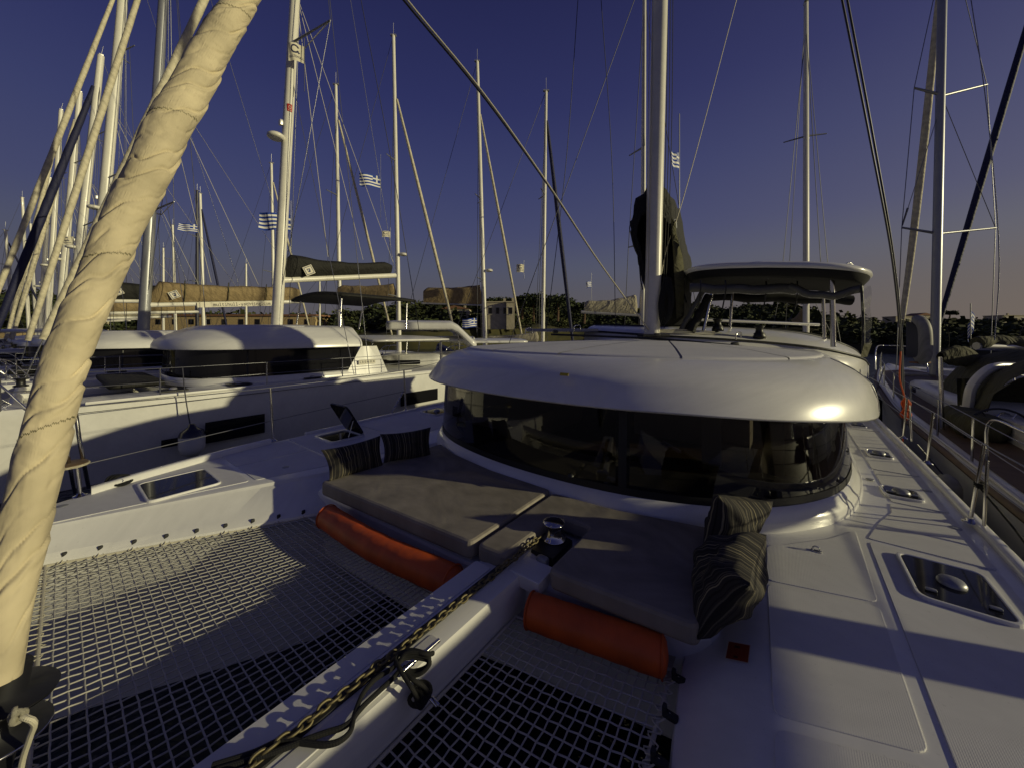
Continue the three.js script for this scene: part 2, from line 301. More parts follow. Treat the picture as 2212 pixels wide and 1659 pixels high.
// ------------------------------------------------------------------ generic cabin: coaming, window band, roof over a plan curve
function cabin(P, o) {
  const N = o.n ?? 72, plan = spline(o.plan.map(p => V(p[0], 0, -p[1])), N);      // aft-left, round the front, aft-right
  const nor = plan.map((p, i) => { const t = plan[Math.min(N - 1, i + 1)].clone().sub(plan[Math.max(0, i - 1)]).normalize(); return V(-t.z, 0, t.x).multiplyScalar(o.flip ?? 1); });
  const row = (out, y) => plan.map((p, i) => { const f = i / (N - 1), q = p.clone().addScaledVector(nor[i], typeof out === 'function' ? out(f) : out); q.y = typeof y === 'function' ? y(f) : y; return q; });
  const e = o.edge, up = k => f => e(f) + k, m = o.mats, fc = typeof o.face === 'function' ? o.face : () => o.face, upf = k => f => e(f) + fc(f) * k;
  part(P, 'coaming', loft([row(.085, o.yd - .02), row(.083, o.yd + .045), row(.07, o.yd + .085), row(.045, o.yd + .115), row(.02, o.yw), row(-.05, o.yw + .02)]), m.gel);
  // window band
  const cuts = o.cuts, band = [];
  const w0 = row(0, o.yw - .01), w1 = row(-.05, f => e(f) + .05);
  if (o.frameBand) part(P, 'window_frame', loft([row(.004, o.yw - .005), row(.0, o.yw + .07)]), M.black);
  for (let k = 0; k < cuts.length - 1; k++) {
    const a = Math.round(cuts[k] * (N - 1)), b = Math.round(cuts[k + 1] * (N - 1));
    part(P, 'window_pane', loft([w0.slice(a, b + 1), w1.slice(a, b + 1)]), m.glass);
    if (k && o.mullion) { const c = w0[a], d = w1[a], n = nor[a], t = V(n.z, 0, -n.x); part(P, 'window_mullion', crease(loft([[c, d].map(q => q.clone().addScaledVector(t, -o.mullion).addScaledVector(n, -.006)), [c, d].map(q => q.clone().addScaledVector(n, .006)), [c, d].map(q => q.clone().addScaledVector(t, o.mullion).addScaledVector(n, -.006))])), M.black); }
  }
  // roof shell, then raised panels on it
  const spine = plan.map((p, i) => V(lerp(p.x, o.spine[0], .86), 0, -Math.max(-p.z, lerp(-p.z, o.spine[1], .8))));
  const inn = (f0, y) => plan.map((p, i) => { const f = i / (N - 1), q = p.clone().lerp(spine[i], f0); q.y = typeof y === 'function' ? y(f) : y; return q; });
  const top = o.top, pk = o.panelAt ?? .16;
  const km = o.km ?? [.42, .72, .84, .93, 1], mid = (k) => f => lerp(e(f) + fc(f), top(f), k);
  const bo = (a, b) => f => o.over * (o.flat ? lerp(a, b, smooth(.52, .74, f)) : b);
  const rows = [row(-.09, up(.06)), row(o.over * .75, up(.008)), row(o.over * .985, up(0)), row(o.over, up(.02)), row(bo(.72, .96), upf(.35)), row(bo(.38, .7), upf(.72)), row(bo(.08, .15), upf(.98)), inn(pk * .4, mid(km[0])), inn(pk * .75, mid(km[1])), inn(pk, mid(km[2])), inn(.3, mid(km[3])), inn(.6, mid(km[4])), inn(.98, f => top(f) + .015)];
  const roof = part(P, 'coachroof', loft(rows), m.gel);
  if (o.panels) {
    const pc = o.panels;
    for (let k = 0; k < pc.length - 1; k++) {
      const a = Math.round(pc[k] * (N - 1)) , b = Math.round(pc[k + 1] * (N - 1));
      const sl = (r, dy, ins) => { const q = r.slice(a, b + 1).map(v => v.clone().add(V(0, dy, 0))); const d0 = q[1].clone().sub(q[0]).setLength(.012), d1 = q[q.length - 2].clone().sub(q[q.length - 1]).setLength(.012); q[0].add(d0); q[q.length - 1].add(d1); return q; };
      part(roof, 'roof_panel', loft([sl(inn(pk, mid(km[2])), -.004), sl(inn(pk + .004, mid(km[2] + .005)), .012), sl(inn(pk + .016, mid(km[2] + .02)), .017), sl(inn(.3, mid(km[3])), .015), sl(inn(.6, mid(km[4])), .015), sl(inn(.9, f => lerp(mid(km[4])(f), top(f) + .015, .8)), .015)]), M.skid);
    }
  }
  return { plan, nor, row, roof, rows };
}
function hullLoft(st) {                                            // st: rows of [x, y] with s -> lofted hull, open aft end capped
  const rows = st.map(r => r.p.map(q => W(q[0], r.s, q[1])));
  return [crease(loft(rows), 28), cap(rows[rows.length - 1]), cap(rows[0])];
}

// ------------------------------------------------------------------ the catamaran we stand on
const own = thing('sailing_catamaran', 'white catamaran filling the foreground, seen from its bow, with sunbeds and trampolines', 'catamaran', W(-2.2, 5, 0));
{
  const T = (xs, s) => table(xs, s);
  const sO = [[-2.2, -5.16], [-1.2, -5.3], [0, -5.5], [.9, -5.83], [2, -6.05], [5.2, -6.3], [12, -6.3]];
  const sI = [[-2.2, -5.12], [-1, -5.05], [0, -4.9], [1.39, -4.45], [1.96, -4.23], [2.6, -4.1], [12, -4.1]];
  const sK = [[-2.2, -5.09], [-1, -4.93], [-.05, -4.69], [1.69, -3.75], [2.2, -3.72], [12, -3.72]];
  const S = [-2.2, -1.6, -1, -.5, 0, .35, .7, 1.05, 1.4, 1.7, 2, 2.4, 3, 4, 5.2, 7, 9, 12];
  part(own, 'hull', hullLoft(S.map(s => { const a = T(sO, s), b = T(sI, s), c = T(sK, s); return { s, p: [[a + .25, -.5], [a + .04, .5], [a, 1.38], [a + .012, 1.47], [a + .04, 1.495], [lerp(a, b, .5), 1.5], [b - .05, 1.5], [b - .012, 1.492], [b + .015, 1.465], [lerp(b, c, .85), 1.34], [c, 1.29], [c + .012, 1.25], [c - .03, 1.215], [c - .1, 1.19], [c - .06, .6], [c - .02, -.5]] }; })), M.gel, 'starboard hull with its deck, lit by low sun');
  const pO = [[-2.4, .42], [-1, .85], [0, 1.08], [2, 1.27], [4.2, 1.32], [6.5, 1.36], [12, 1.4]];
  const pI = [[-2.4, .36], [-1, .05], [0, -.03], [1.6, -.08], [2.87, -.15], [3.4, -.2], [12, -.2]];
  const pK = [[-2.4, .33], [-1, -.2], [0, -.33], [1.5, -.37], [2.2, -.47], [12, -.47]];
  part(own, 'hull', hullLoft([-2.4, -1.8, -1, -.4, 0, .5, 1, 1.5, 2, 2.5, 3, 4, 5, 6.5, 9, 12].map(s => { const a = T(pO, s), b = T(pI, s), c = T(pK, s); return { s, p: [[c + .06, -.5], [c + .06, .6], [c + .08, 1.19], [c + .03, 1.215], [c - .012, 1.25], [c, 1.29], [lerp(c, b, .2), 1.335], [lerp(c, b, .62), 1.445], [b - .02, 1.482], [b + .03, 1.498], [b + .08, 1.5], [lerp(a, b, .5), 1.5], [a - .05, 1.495], [a - .01, 1.47], [a, 1.38], [a - .04, .5], [a - .25, -.5]] }; })), M.gel, 'port hull with its deck, under the camera');
  // non-skid deck panels, proud of the gelcoat channels between them
  const panel = (poly, r = .05) => part(own, 'deck_panel', plate(rounded(poly, r), 1.4985, 1.5055, .0025), M.skid);
  panel([[-.0, .15], [.43, .15], [.43, 1.98], [-.04, 1.80]]); panel([[-.045, 1.86], [.43, 2.04], [.43, 2.97], [-.1, 2.81]]); panel([[-.105, 2.85], [.43, 3.01], [.44, 4.0], [.26, 3.72], [-.02, 3.4], [-.12, 3.32]]);
  panel([[.49, .15], [.95, .15], [1.1, 2], [1.12, 3.86], [.50, 3.86]]); panel([[.5, 3.91], [1.13, 3.91], [1.14, 4.85], [.77, 4.85], [.74, 4.6], [.62, 4.3]], .03); panel([[.79, 4.9], [1.15, 4.9], [1.18, 5.9], [.8, 5.9]], .03); panel([[.8, 5.95], [1.18, 5.95], [1.2, 8.2], [.8, 8.2]], .03); panel([[.8, 8.26], [1.2, 8.26], [1.2, 11.6], [.8, 11.6]], .03);
  panel([[-5.28, -.8], [-5.12, -.8], [-4.62, 1.35], [-5.78, 1.35], [-5.5, .35], [-5.42, 0]]); panel([[-5.84, 1.4], [-5.245, 1.4], [-5.215, 2.2], [-5.95, 2.2]], .03); panel([[-5.2, 1.4], [-4.6, 1.4], [-4.38, 2.2], [-5.17, 2.2]], .03); panel([[-5.97, 2.24], [-4.37, 2.24], [-4.25, 2.9], [-4.5, 3.3], [-6.08, 3.3]], .03); panel([[-6.1, 3.34], [-4.58, 3.34], [-4.72, 4.6], [-6.16, 4.6]], .03); panel([[-6.17, 4.66], [-4.8, 4.66], [-4.85, 8], [-6.18, 8]], .03);
  // toe rails
  const rail = (pts, w, h) => { const rows = pts.map(([x, s], i) => [[-w, 0], [-w * .85, h * .8], [-w * .5, h], [w * .5, h], [w * .85, h * .8], [w, 0]].map(([dx, dy]) => W(x + dx, s, 1.493 + dy))); return [crease(loft(rows), 50), cap(rows[0]), cap(rows[rows.length - 1])]; };
  part(own, 'toe_rail', rail([[-5.52, .28], [-5.66, .62], [-5.78, 1], [-5.9, 1.5], [-5.98, 2.0]], .055, .075), M.gel);
  part(own, 'toe_rail', rail([[.9, -.6], [1.03, .3], [1.2, 2], [1.26, 4.2], [1.29, 6.5], [1.33, 11.8]], .04, .05), M.gel);
  part(own, 'toe_rail', rail([[-6.03, 2.5], [-6.18, 5], [-6.22, 9]], .03, .045), M.gel);
  // bridge deck platform under the sunbeds, front edge over the water
  part(own, 'bridge_deck', plate(rounded([[-4.05, 1.76], [-1.75, 1.9], [-1.4, 2.0], [-.3, 2.22], [-.18, 3.6], [.4, 5.5], [.4, 11.5], [-4.6, 11.5], [-4.6, 4.2], [-4.12, 2.4]], .15), .8, 1.425, .03), M.gel);
  // centre beam with a dark chain track
  part(own, 'centre_beam', [box(-1.575, 1.36, -.6, .345, .285, 3.6, .05)], M.gel);
  part(own, 'beam_tread', plate(rounded(rect(-1.735, -1.6, -.9, 1.85), .02), 1.5, 1.5055, .002), M.skid); part(own, 'beam_tread', plate(rounded(rect(-1.50, -1.43, -.9, 1.25), .02), 1.5, 1.5055, .002), M.skid);
  part(own, 'chain_track', box(-1.548, 1.507, -.65, .05, .014, 2.7), M.rubber);
  part(own, 'crossbeam', tube([W(-5, -.22, 1.36), W(.3, -.22, 1.36)], .11, 2, 16, false), M.alu);
  // roller and windlass at the end of the beam
  const wl = part(own, 'windlass', [box(-1.40, 1.475, -2.32, .2, .1, .3, .02)], M.black);
  part(wl, 'drum', lathe([[0, 0], [.088, 0], [.09, .01], [.068, .025], [.06, .05], [.058, .08], [.066, .11], [.08, .12], [.082, .13], [.06, .142], [.03, .147], [0, .148]], 28).translate(-1.42, 1.525, -2.38), M.steel);
  part(wl, 'chain_pipe', box(-1.37, 1.49, -2.14, .09, .075, .06, .02), M.aluGrey); part(own, 'windlass_step', plate(rect(-1.5, -1.26, 1.92, 2.12), 1.42, 1.5, .006), M.gel);
  // hatches
  const hatch = (x0, x1, s0, s1, y, lid = true, name = 'deck_hatch', handles = true) => {
    const h = part(own, name, plate(rounded(rect(x0, x1, s0, s1), .07, 6), y, y + .022, .006, [rounded(rect(x0 + .022, x1 - .022, s0 + .022, s1 - .022), .055, 6).reverse()]), M.gel);
    part(h, 'hatch_glass', plate(rounded(rect(x0 + .024, x1 - .024, s0 + .024, s1 - .024), .053, 6), y + .0, y + .017, .003), M.glassDark);
    if (handles) {
      const cx = (x0 + x1) / 2, cs = (s0 + s1) / 2, w = (x1 - x0);
      part(h, 'hatch_vent', lathe([[0, .04], [.03, .038], [.055, .028], [.065, .012], [.066, 0]], 18).translate(cx, y + .017, -cs), M.aluGrey);
      for (const k of [-1, 1]) part(h, 'hatch_latch', box(cx + k * w * .3, y + .026, -(s0 + .11), .05, .018, .024, .007), M.aluGrey);
    }
    return h;
  };
  hatch(.62, 1.03, 3.2, 3.77, 1.504); hatch(.76, 1.04, 5.02, 5.34, 1.504); hatch(.84, 1.08, 6.5, 6.86, 1.504); hatch(.86, 1.08, 8.4, 8.8, 1.504);
  hatch(-5.42, -4.76, .58, 1.15, 1.503, true, 'deck_hatch', false); hatch(-5.9, -5.4, 4.6, 5.1, 1.504);
  // open hatch on the starboard side: rim, dark well and raised lid
  const oh = part(own, 'deck_hatch', plate(rounded(rect(-5.78, -5.2, 2.5, 3.05), .08, 6), 1.503, 1.53, .008, [rounded(rect(-5.73, -5.25, 2.55, 3.0), .06, 6).reverse()]), M.gel, 'open starboard hatch with its dark lid raised');
  part(oh, 'hatch_well', plate(rounded(rect(-5.74, -5.24, 2.54, 3.01), .06, 6), 1.503, 1.51, 0), M.glassDark);
  { const g = plate(rounded(rect(-.27, .27, 0, .54), .08, 6), 0, .024, .006), ev = V(0, .46, .27).normalize(), ex = V(1, 0, 0); g.applyMatrix4(new THREE.Matrix4().makeBasis(ex, ev.clone().cross(ex).multiplyScalar(-1), ev.clone().multiplyScalar(-1)).setPosition(-5.49, 1.54, -3.03)); const lid = part(oh, 'hatch_lid', g, M.glassDark); part(lid, 'lid_hinge', rod(V(-5.7, 1.535, -3.04), V(-5.28, 1.535, -3.04), .014), M.alu); part(lid, 'lid_stay', rod(V(-5.27, 1.53, -2.8), V(-5.27, 1.78, -2.88), .007), M.steel); }
  // inspection plates, pad eyes and hull fittings
  for (const [x, s] of [[-4.75, 1.75], [1.1, 4.55], [1.13, 5.45], [.72, 5.5], [-5.32, .1]]) part(own, 'deck_fitting', lathe([[0, .006], [.03, .006], [.035, .003], [.036, 0]], 16).translate(x, 1.505, -s), M.aluGrey);
  part(own, 'pad_eye', [new THREE.TorusGeometry(.022, .005, 8, 16).translate(.17, 1.52, -3.44), box(.17, 1.508, -3.44, .06, .008, .03)], M.steel);
  // warning sticker on the inner slope of the port hull
  {
    const c = document.createElement('canvas'); c.width = c.height = 64; const x = c.getContext('2d'); x.fillStyle = '#8a2f10'; x.fillRect(0, 0, 64, 64); x.strokeStyle = '#d8c9b0'; x.lineWidth = 2; x.strokeRect(1, 1, 62, 62); x.fillStyle = '#3a1005'; x.fillRect(20, 12, 16, 8); x.fillRect(22, 48, 12, 8);
    const t = new THREE.CanvasTexture(c); t.colorSpace = THREE.SRGBColorSpace;
    const g = new THREE.PlaneGeometry(.105, .13); g.rotateX(-Math.PI / 2); g.rotateZ(.30); g.translate(-.2, 1.4655, -2.17); part(own, 'warning_sticker', g, std(0xffffff, .6, { map: t }));
  }

  // ---- coachroof, windows
  const edge = f => 2.455 - .27 * smooth(.56, .80, f) + .05 * smooth(.25, .05, f);
  const topY = f => 2.965 - .09 * smooth(.55, .9, f);
  const K = cabin(own, { n: 110, plan: [[-4.75, 10.5], [-4.72, 7.4], [-4.6, 4.9], [-4.3, 3.85], [-3.75, 3.4], [-2.9, 3.13], [-1.9, 3.05], [-.95, 3.18], [-.2, 3.56], [.3, 4.2], [.52, 5.0], [.58, 6.4], [.6, 8.2], [.6, 10.5]], yd: 1.5, yw: 1.665, edge, face: f => .27 + .24 * smooth(.57, .78, f), over: .2, flat: true, km: [.3, .48, .57, .76, .9], top: topY, spine: [-2.0, 8.2], panelAt: .095, cuts: [.2, .37, .555, .86], mullion: .06, frameBand: true, panels: [.2, .36, .44, .505, .575, .64, .74], mats: { gel: M.gel, glass: M.tint } });
  part(K.roof, 'roof_seam', tube(K.rows.slice(2, 9).map(r => r[Math.round(.705 * 109)].clone().add(V(.0, .002, .004))), .005, 30, 6), M.hullGrey);
  // side walls aft of the windows
  part(own, 'cabin_side', loft([K.plan.slice(0, 23).map(p => V(p.x, 1.66, p.z)), K.plan.slice(0, 23).map((p, i) => V(p.x + .04, 2.5, p.z))]), M.gel); part(own, 'cabin_side', loft([K.plan.slice(94).map(p => V(p.x, 1.66, p.z)), K.plan.slice(94).map(p => V(p.x - .04, 2.5, p.z))]), M.gel);
  // saloon behind the tinted glass
  const sal = part(own, 'saloon', plate([[-4.5, 4.2], [-3.6, 3.55], [-1.9, 3.2], [-.3, 3.65], [.35, 4.6], [.4, 8.5], [-4.5, 8.5]], 1.43, 1.46), M.teak);
  part(sal, 'headlining', plate([[-4.3, 4.5], [-3.5, 3.9], [-1.9, 3.5], [-.4, 3.9], [.2, 4.8], [.2, 8.5], [-4.3, 8.5]], 2.42, 2.46), M.cream); part(sal, 'bulkhead', box(-2, 1.95, -8.4, 5, 1.1, .06), M.wood);
  part(sal, 'dashboard', plate([[-4.3, 4.1], [-3.5, 3.55], [-1.9, 3.22], [-.3, 3.68], [.2, 4.4], [-.2, 4.6], [-.8, 4.1], [-1.9, 3.75], [-3.3, 4.0], [-3.9, 4.6]], 1.6, 1.645, .01), M.greyFabric);
  part(sal, 'settee', [box(-3.6, 1.65, -5.2, 1.1, .4, 2, .06), box(-4.15, 1.9, -5.3, .16, .5, 2.2, .06)], M.cream); part(sal, 'cupboard', box(.1, 1.9, -5.3, .25, .85, .45, .01), M.wood); part(sal, 'galley', box(-1.2, 1.85, -6.2, 1.6, .8, .6, .02), M.cream); part(sal, 'door_post', box(-.75, 1.95, -5.1, .22, 1, .12, .02), M.cream); part(sal, 'curtain', loft(Array.from({ length: 13 }, (_, i) => [1.7, 2.45].map(y => W(-4.1 + i * .035, 4.25 - i * .03 + .015 * (i % 2), y)))), M.coverPale);
  // small brow details
  part(own, 'brow_decal', box(0, 0, 0, .09, .003, .03).rotateX(1.0).translate(...at(1219, 809, 3.32).toArray()), M.yellow);
  part(own, 'window_latch', lathe([[0, .02], [.02, .018], [.028, 0]], 14).rotateX(.5).translate(...at(1233, 1027, 3.3).toArray()), M.black);

  // ---- roof gear: genoa track, flybridge step, winches, handrails, hatches
  part(own, 'genoa_track', tube([at(1191, 723, 6.9), at(1400, 732, 6.1), at(1540, 743, 5.6), at(1612, 751, 5.35)], .022, 20, 6), M.black);
  for (const [u, v, d] of [[1200, 717, 6.8], [1420, 724, 6.0], [1588, 744, 5.4]]) part(own, 'track_car', box(...at(u, v, d).toArray(), .1, .06, .07, .015, YAW), M.black);
  const flyB = [at(1262, 716, 7.8), at(1420, 727, 6.9), at(1560, 735, 6.6), at(1680, 744, 6.5), at(1780, 756, 6.4), at(1850, 772, 6.6), at(1878, 790, 8.4)], flyT = [at(1285, 703, 8.6), at(1440, 706, 7.9), at(1560, 706, 7.7), at(1670, 712, 7.5), at(1760, 724, 7.4), at(1830, 748, 7.4), at(1862, 772, 8.8)];
  const fb = spline(flyB, 40), ft = spline(flyT, 40), back = ft.map(p => V(lerp(p.x, -2, .1), p.y - .02, p.z - 3.2));
  const low = fb.map(p => V(p.x, p.y - .3, p.z));
  const fly = part(own, 'flybridge', loft([low, fb, fb.map((p, i) => p.clone().lerp(ft[i], .5).add(V(0, .025, 0))), ft, ft.map((p, i) => p.clone().lerp(back[i], .06).add(V(0, -.02, 0))), back]), M.gel);
  part(fly, 'flybridge_gasket', tube(fb.map(p => p.clone().add(V(0, .015, 0))), .022, 60, 6), M.black); part(fly, 'flybridge_gasket', tube(ft.map(p => p.clone().add(V(0, .01, 0))), .016, 60, 6), M.black);
  const winch = (u, v, d) => part(own, 'winch', lathe([[0, 0], [.1, 0], [.1, .05], [.085, .06], [.09, .09], [.065, .11], [.055, .16], [.07, .2], [.085, .21], [.08, .23], [.02, .235], [0, .235]].map(q => [q[0] * 1.05, q[1] * 1.05]), 18).translate(...at(u, v, d).toArray()), M.black);
  winch(1551, 716, 7.1); winch(1641, 732, 6.75); winch(1490, 714, 7.3);
  for (const [u, v, d] of [[1590, 734, 5.9], [1240, 716, 7], [1135, 722, 7.2]]) { const c = at(u, v, d); part(own, 'grab_handle', tube([c.clone(), c.clone().add(V(.01, .09, 0)), c.clone().add(V(.06, .11, -.14)), c.clone().add(V(.06, .02, -.16))], .012, 16, 6), M.steel); }
  part(own, 'spinnaker_pole', tube([at(1475, 690, 8.6), at(1560, 693, 8.6), at(1770, 702, 8.6)], .035, 2, 8, false), M.alu);
  for (let k = 0; k < 4; k++) part(own, 'control_line', tube([at(1425, 712 + k * 2, 7), at(1480, 713 + k * 3, 6.95), at(1545, 718 + k * 3, 6.9)], .009, 10, 5), M.rope);
  // solar panels / dark roof hatches on the far side of the roof
  for (const [u0, u1, v, d, dd] of [[1112, 1262, 714, 7.6, 1.2], [1270, 1375, 706, 8.6, 1]]) { const a = at(u0, v, d), b = at(u1, v, d); part(own, 'roof_hatch', box((a.x + b.x) / 2, a.y, (a.z + b.z) / 2 - .4, a.distanceTo(b), .07, dd, .02, YAW), M.hullGrey); }

  // ---- mast with its track, spreader-less lower part, and the stowed sail bag
  const mb = at(1408, 724, 7), mt = at(1426, 0, 7.05), md = mt.clone().sub(mb), mtop = mb.clone().addScaledVector(md, 2.3);
  const ell = (c, rx, rz, n = 22, a0 = 0) => Array.from({ length: n + 1 }, (_, i) => { const a = i / n * 2 * Math.PI; return c.clone().addScaledVector(RT, Math.cos(a) * rx).addScaledVector(FW, Math.sin(a) * rz); });
  const mast = part(own, 'mast', [loft([ell(mb, .142, .19), ell(mb.clone().addScaledVector(md, .5), .14, .185), ell(mt, .138, .18), ell(mtop, .12, .16)])], M.whitePaint);
  part(mast, 'mast_foot', box(mb.x, mb.y - .01, mb.z, .5, .05, .5, .01, YAW), M.black);
  part(mast, 'mast_slot', box(...at(1421, 530, 6.86).toArray(), .02, .25, .02), M.black);
  for (const du of [-14, -20, 14, 19, 25, 31]) part(mast, 'halyard', tube([at(1410 + du * .8, 712, 6.92), at(1420 + du, 300, 6.95), at(1427 + du * .9, -300, 7.2)], .0075, 12, 5), du % 2 ? M.ropeBlack : M.rope);
  part(mast, 'rope_coil', [0, 1, 2, 3].map(k => tube([at(1436 + k * 4, 600, 6.8), at(1424 + k * 3, 660, 6.75), at(1432 + k * 4, 708 - k * 5, 6.75), at(1446 + k * 3, 655, 6.75), at(1437 + k * 4, 601, 6.8)], .016, 24, 6)), M.ropeBlack);
  const lobes = [[[1395, 400], [1372, 425], [1359, 470], [1360, 515], [1375, 560], [1386, 610], [1398, 650], [1412, 640], [1412, 400]], [[1420, 395], [1438, 398], [1452, 430], [1459, 480], [1470, 520], [1478, 560], [1477, 620], [1468, 690], [1440, 700], [1420, 690]]];
  lobes.forEach((l, i) => {
    const ring = spline([...l, l[0]].map(p => at(p[0], p[1], 7.18)), 44), c = ring.reduce((a, p) => a.add(p), V(0, 0, 0)).divideScalar(44), rows = [];
    for (const [k, sc] of [[-.02, .5], [0, .85], [.12, 1], [.5, .97], [.9, .9], [1.15, .7], [1.22, .3]]) rows.push(ring.map((p, j) => { const q = c.clone().lerp(p, sc * (1 + .13 * noise.noise(p.x * 5 + i * 7, p.y * 4.5, k * 3) + .07 * noise.noise(p.x * 11, p.y * 12, k * 5))); return q.add(V(0, -k * .1, -k)); }));
    const bag = part(own, 'sail_bag', loft(rows), M.coverBlack); for (let q = 0; q < 4; q++) part(bag, 'bag_strap', tube([rows[1][6 + q * 9], rows[2][6 + q * 9], rows[2][7 + q * 9].clone().add(V(0, -.12, 0)), rows[2][7 + q * 9].clone().add(V(.05, -.3, .04))], .013, 10, 5), q % 2 ? M.black : M.aluGrey);
  });
  part(own, 'sail_bag_flap', loft(Array.from({ length: 9 }, (_, i) => { const f = i / 8; return [at(lerp(1450, 1462, f), lerp(470, 690, f), 7.05), at(lerp(1458, 1478, smooth(0, .5, f)), lerp(480, 680, f), 7.0 + .05 * Math.sin(i * 2)), at(lerp(1460, 1476, f), lerp(480, 685, f), 7.3)]; })), M.coverOlive);
  // spinnaker halyard pair from the mast foot up over the camera, and the lazy jack
  part(own, 'spinnaker_halyard', tube([at(1401, 712, 6.9), at(1290, 560, 5.9), at(1180, 395, 5.1), at(1030, 190, 4.3), at(870, -2, 3.8), at(700, -220, 3.3)], .013, 40, 6), M.wireDark); part(own, 'spinnaker_halyard', tube([at(1404, 716, 6.9), at(1293, 564, 5.88), at(1184, 398, 5.08), at(1037, 192, 4.28), at(878, -2, 3.78), at(700, -232, 3.3)], .011, 40, 6), M.rope);
  part(own, 'lazy_jack', tube([at(1592, -2, 9), at(1470, 450, 7.3), at(1440, 540, 7.2), at(1428, 600, 7)], .009, 24, 5), M.rope);
  // port shrouds and their rope
  for (const k of [0, 1]) part(own, 'shroud', tube([at(1808 + k * 12, -60, 4.6), at(1880 + k * 8, 300, 5.1), at(1928 + k * 4, 560, 5.6), at(1946 + k * 3, 740, 6.0), on(1951 + k * 3, 925, 1.5)], .013, 40, 6), M.wireDark);
  for (const u of [[770, 905, -50], [1250, 1180, -20], [1298, 1330, -10]]) part(own, 'shroud', tube([at(u[0], u[2], 7.5), at((u[0] + u[1]) / 2 + 8, 350, 8), at(u[1], 715, 8.6)], .008, 20, 5), M.wireDark);

  // ---- hardtop bimini
  const bY = x => 4.24 - .105 * (x + 1.6), bRing = (k, dy) => Array.from({ length: 65 }, (_, i) => { const a = i / 64 * 2 * Math.PI, c = Math.cos(a), s = Math.sin(a), e = .42; const x = -.28 + 1.36 * k * Math.sign(c) * Math.pow(Math.abs(c), e), ss = 8.35 + 1.2 * k * Math.sign(s) * Math.pow(Math.abs(s), e + .2); return W(x, ss, bY(x) + dy + .07 * (1 - ((x + .28) / 1.36) ** 2)); });
  const bim = part(own, 'bimini', [loft([bRing(.98, .0), bRing(1, .03), bRing(.995, .075), bRing(.94, .11), bRing(.6, .15), bRing(.01, .165)])], M.gel);
  part(bim, 'bimini_lining', loft([bRing(.985, .03), bRing(.975, -.03), bRing(.93, -.12), bRing(.88, -.13), bRing(.01, -.05)]), M.lining);
  const post = (u0, v0, d0, u1, v1, d1, r) => part(bim, 'bimini_post', rod(at(u0, v0, d0), at(u1, v1, d1), r, r, 10), M.steel);
  post(1541, 622, 6.9, 1520, 715, 6.9, .03); post(1583, 622, 7.6, 1577, 716, 7.6, .028); post(1798, 600, 5.7, 1801, 750, 5.7, .036); post(1778, 615, 7.2, 1782, 742, 7.2, .03);
  const roll = (p, q, r, m, n = 24, sag = .06) => tube(Array.from({ length: 9 }, (_, i) => { const f = i / 8; return p.clone().lerp(q, f).add(V(0, -sag * 4 * f * (1 - f) + .015 * Math.sin(i * 2.1), 0)); }), t => r * (1 + .16 * noise.noise(t * 9, r * 50, p.x)), n, 9);
  part(bim, 'rolled_curtain', [roll(at(1490, 622, 6.6), at(1720, 624, 6.0), .085, 0, 30, .02)], M.vinyl); part(bim, 'rolled_curtain', [roll(at(1706, 618, 6.0), at(1862, 622, 5.4), .06, 0, 30, .14)], M.vinyl);
  part(bim, 'rolled_curtain', [roll(at(1540, 641, 7.9), at(1840, 648, 7.3), .1, 0, 30, .0)], M.lining);
  part(bim, 'rolled_curtain', [roll(at(1533, 640, 6.95), at(1492, 715, 6.95), .085, 0, 24, 0)], M.coverBlack, 'dark rolled side curtain strapped to the bimini post'); part(bim, 'rolled_curtain', [roll(at(1520, 628, 6.9), at(1472, 712, 7.0), .05, 0, 24, 0)], M.vinyl);
  part(bim, 'side_curtain', loft(Array.from({ length: 14 }, (_, i) => { const f = i / 13; return [0, .5, 1].map(k => at(lerp(1862, 1868, f) + k * (20 - 4 * f) + 2 * Math.sin(i), lerp(618, 745, f), 5.3 + .05 * Math.sin(i * 1.3 + k * 2))); })), M.clear); part(bim, 'side_curtain_hem', loft(Array.from({ length: 5 }, (_, i) => { const f = i / 4; return [0, .5, 1].map(k => at(lerp(1868, 1860, f) + k * lerp(17, 14, f), lerp(742, 772, f), 5.3 + .04 * k)); })), M.coverOlive);
  part(bim, 'curtain_edge', tube([at(1862, 618, 5.35), at(1866, 700, 5.35), at(1866, 770, 5.35)], .02, 10, 6), M.black);
  for (const [u, v, du] of [[1514, 606, 0], [1567, 606, 2], [1655, 608, 2], [1723, 608, 0]]) part(bim, 'curtain_strap', tube([at(u, v, 6.2), at(u + du, v + 15, 6.15), at(u - 1, v + 36, 6.2), at(u - 6, v + 62, 6.25)], .012, 12, 5), M.black);
  for (const [u, d] of [[1622, 7], [1835, 6]]) part(bim, 'bimini_fitting', tube([at(u - 8, 574, d), at(u - 3, 569, d), at(u + 4, 569, d), at(u + 9, 575, d)], .012, 8, 5), M.steel);

  // ---- stanchions and lifelines
  const stan = (b, t, r = .0125) => { const o = part(own, 'stanchion', rod(b, t, r, r * .9, 8), M.steel); part(o, 'stanchion_base', lathe([[0, .03], [.02, .03], [.028, .012], [.05, .006], [.052, 0]], 14).translate(b.x, b.y - .004, b.z), M.steel); return o; };
  const p1 = on(2097, 1126, 1.53), p1t = p1.clone().add(V(.07, .66, .02)), p2 = on(2004, 999, 1.53), p2t = p2.clone().add(V(.05, .62, 0)), p3 = on(1952, 945, 1.53), p3t = p3.clone().add(V(.04, .6, 0)), p0t = V(1.32, 2.2, -2.2);
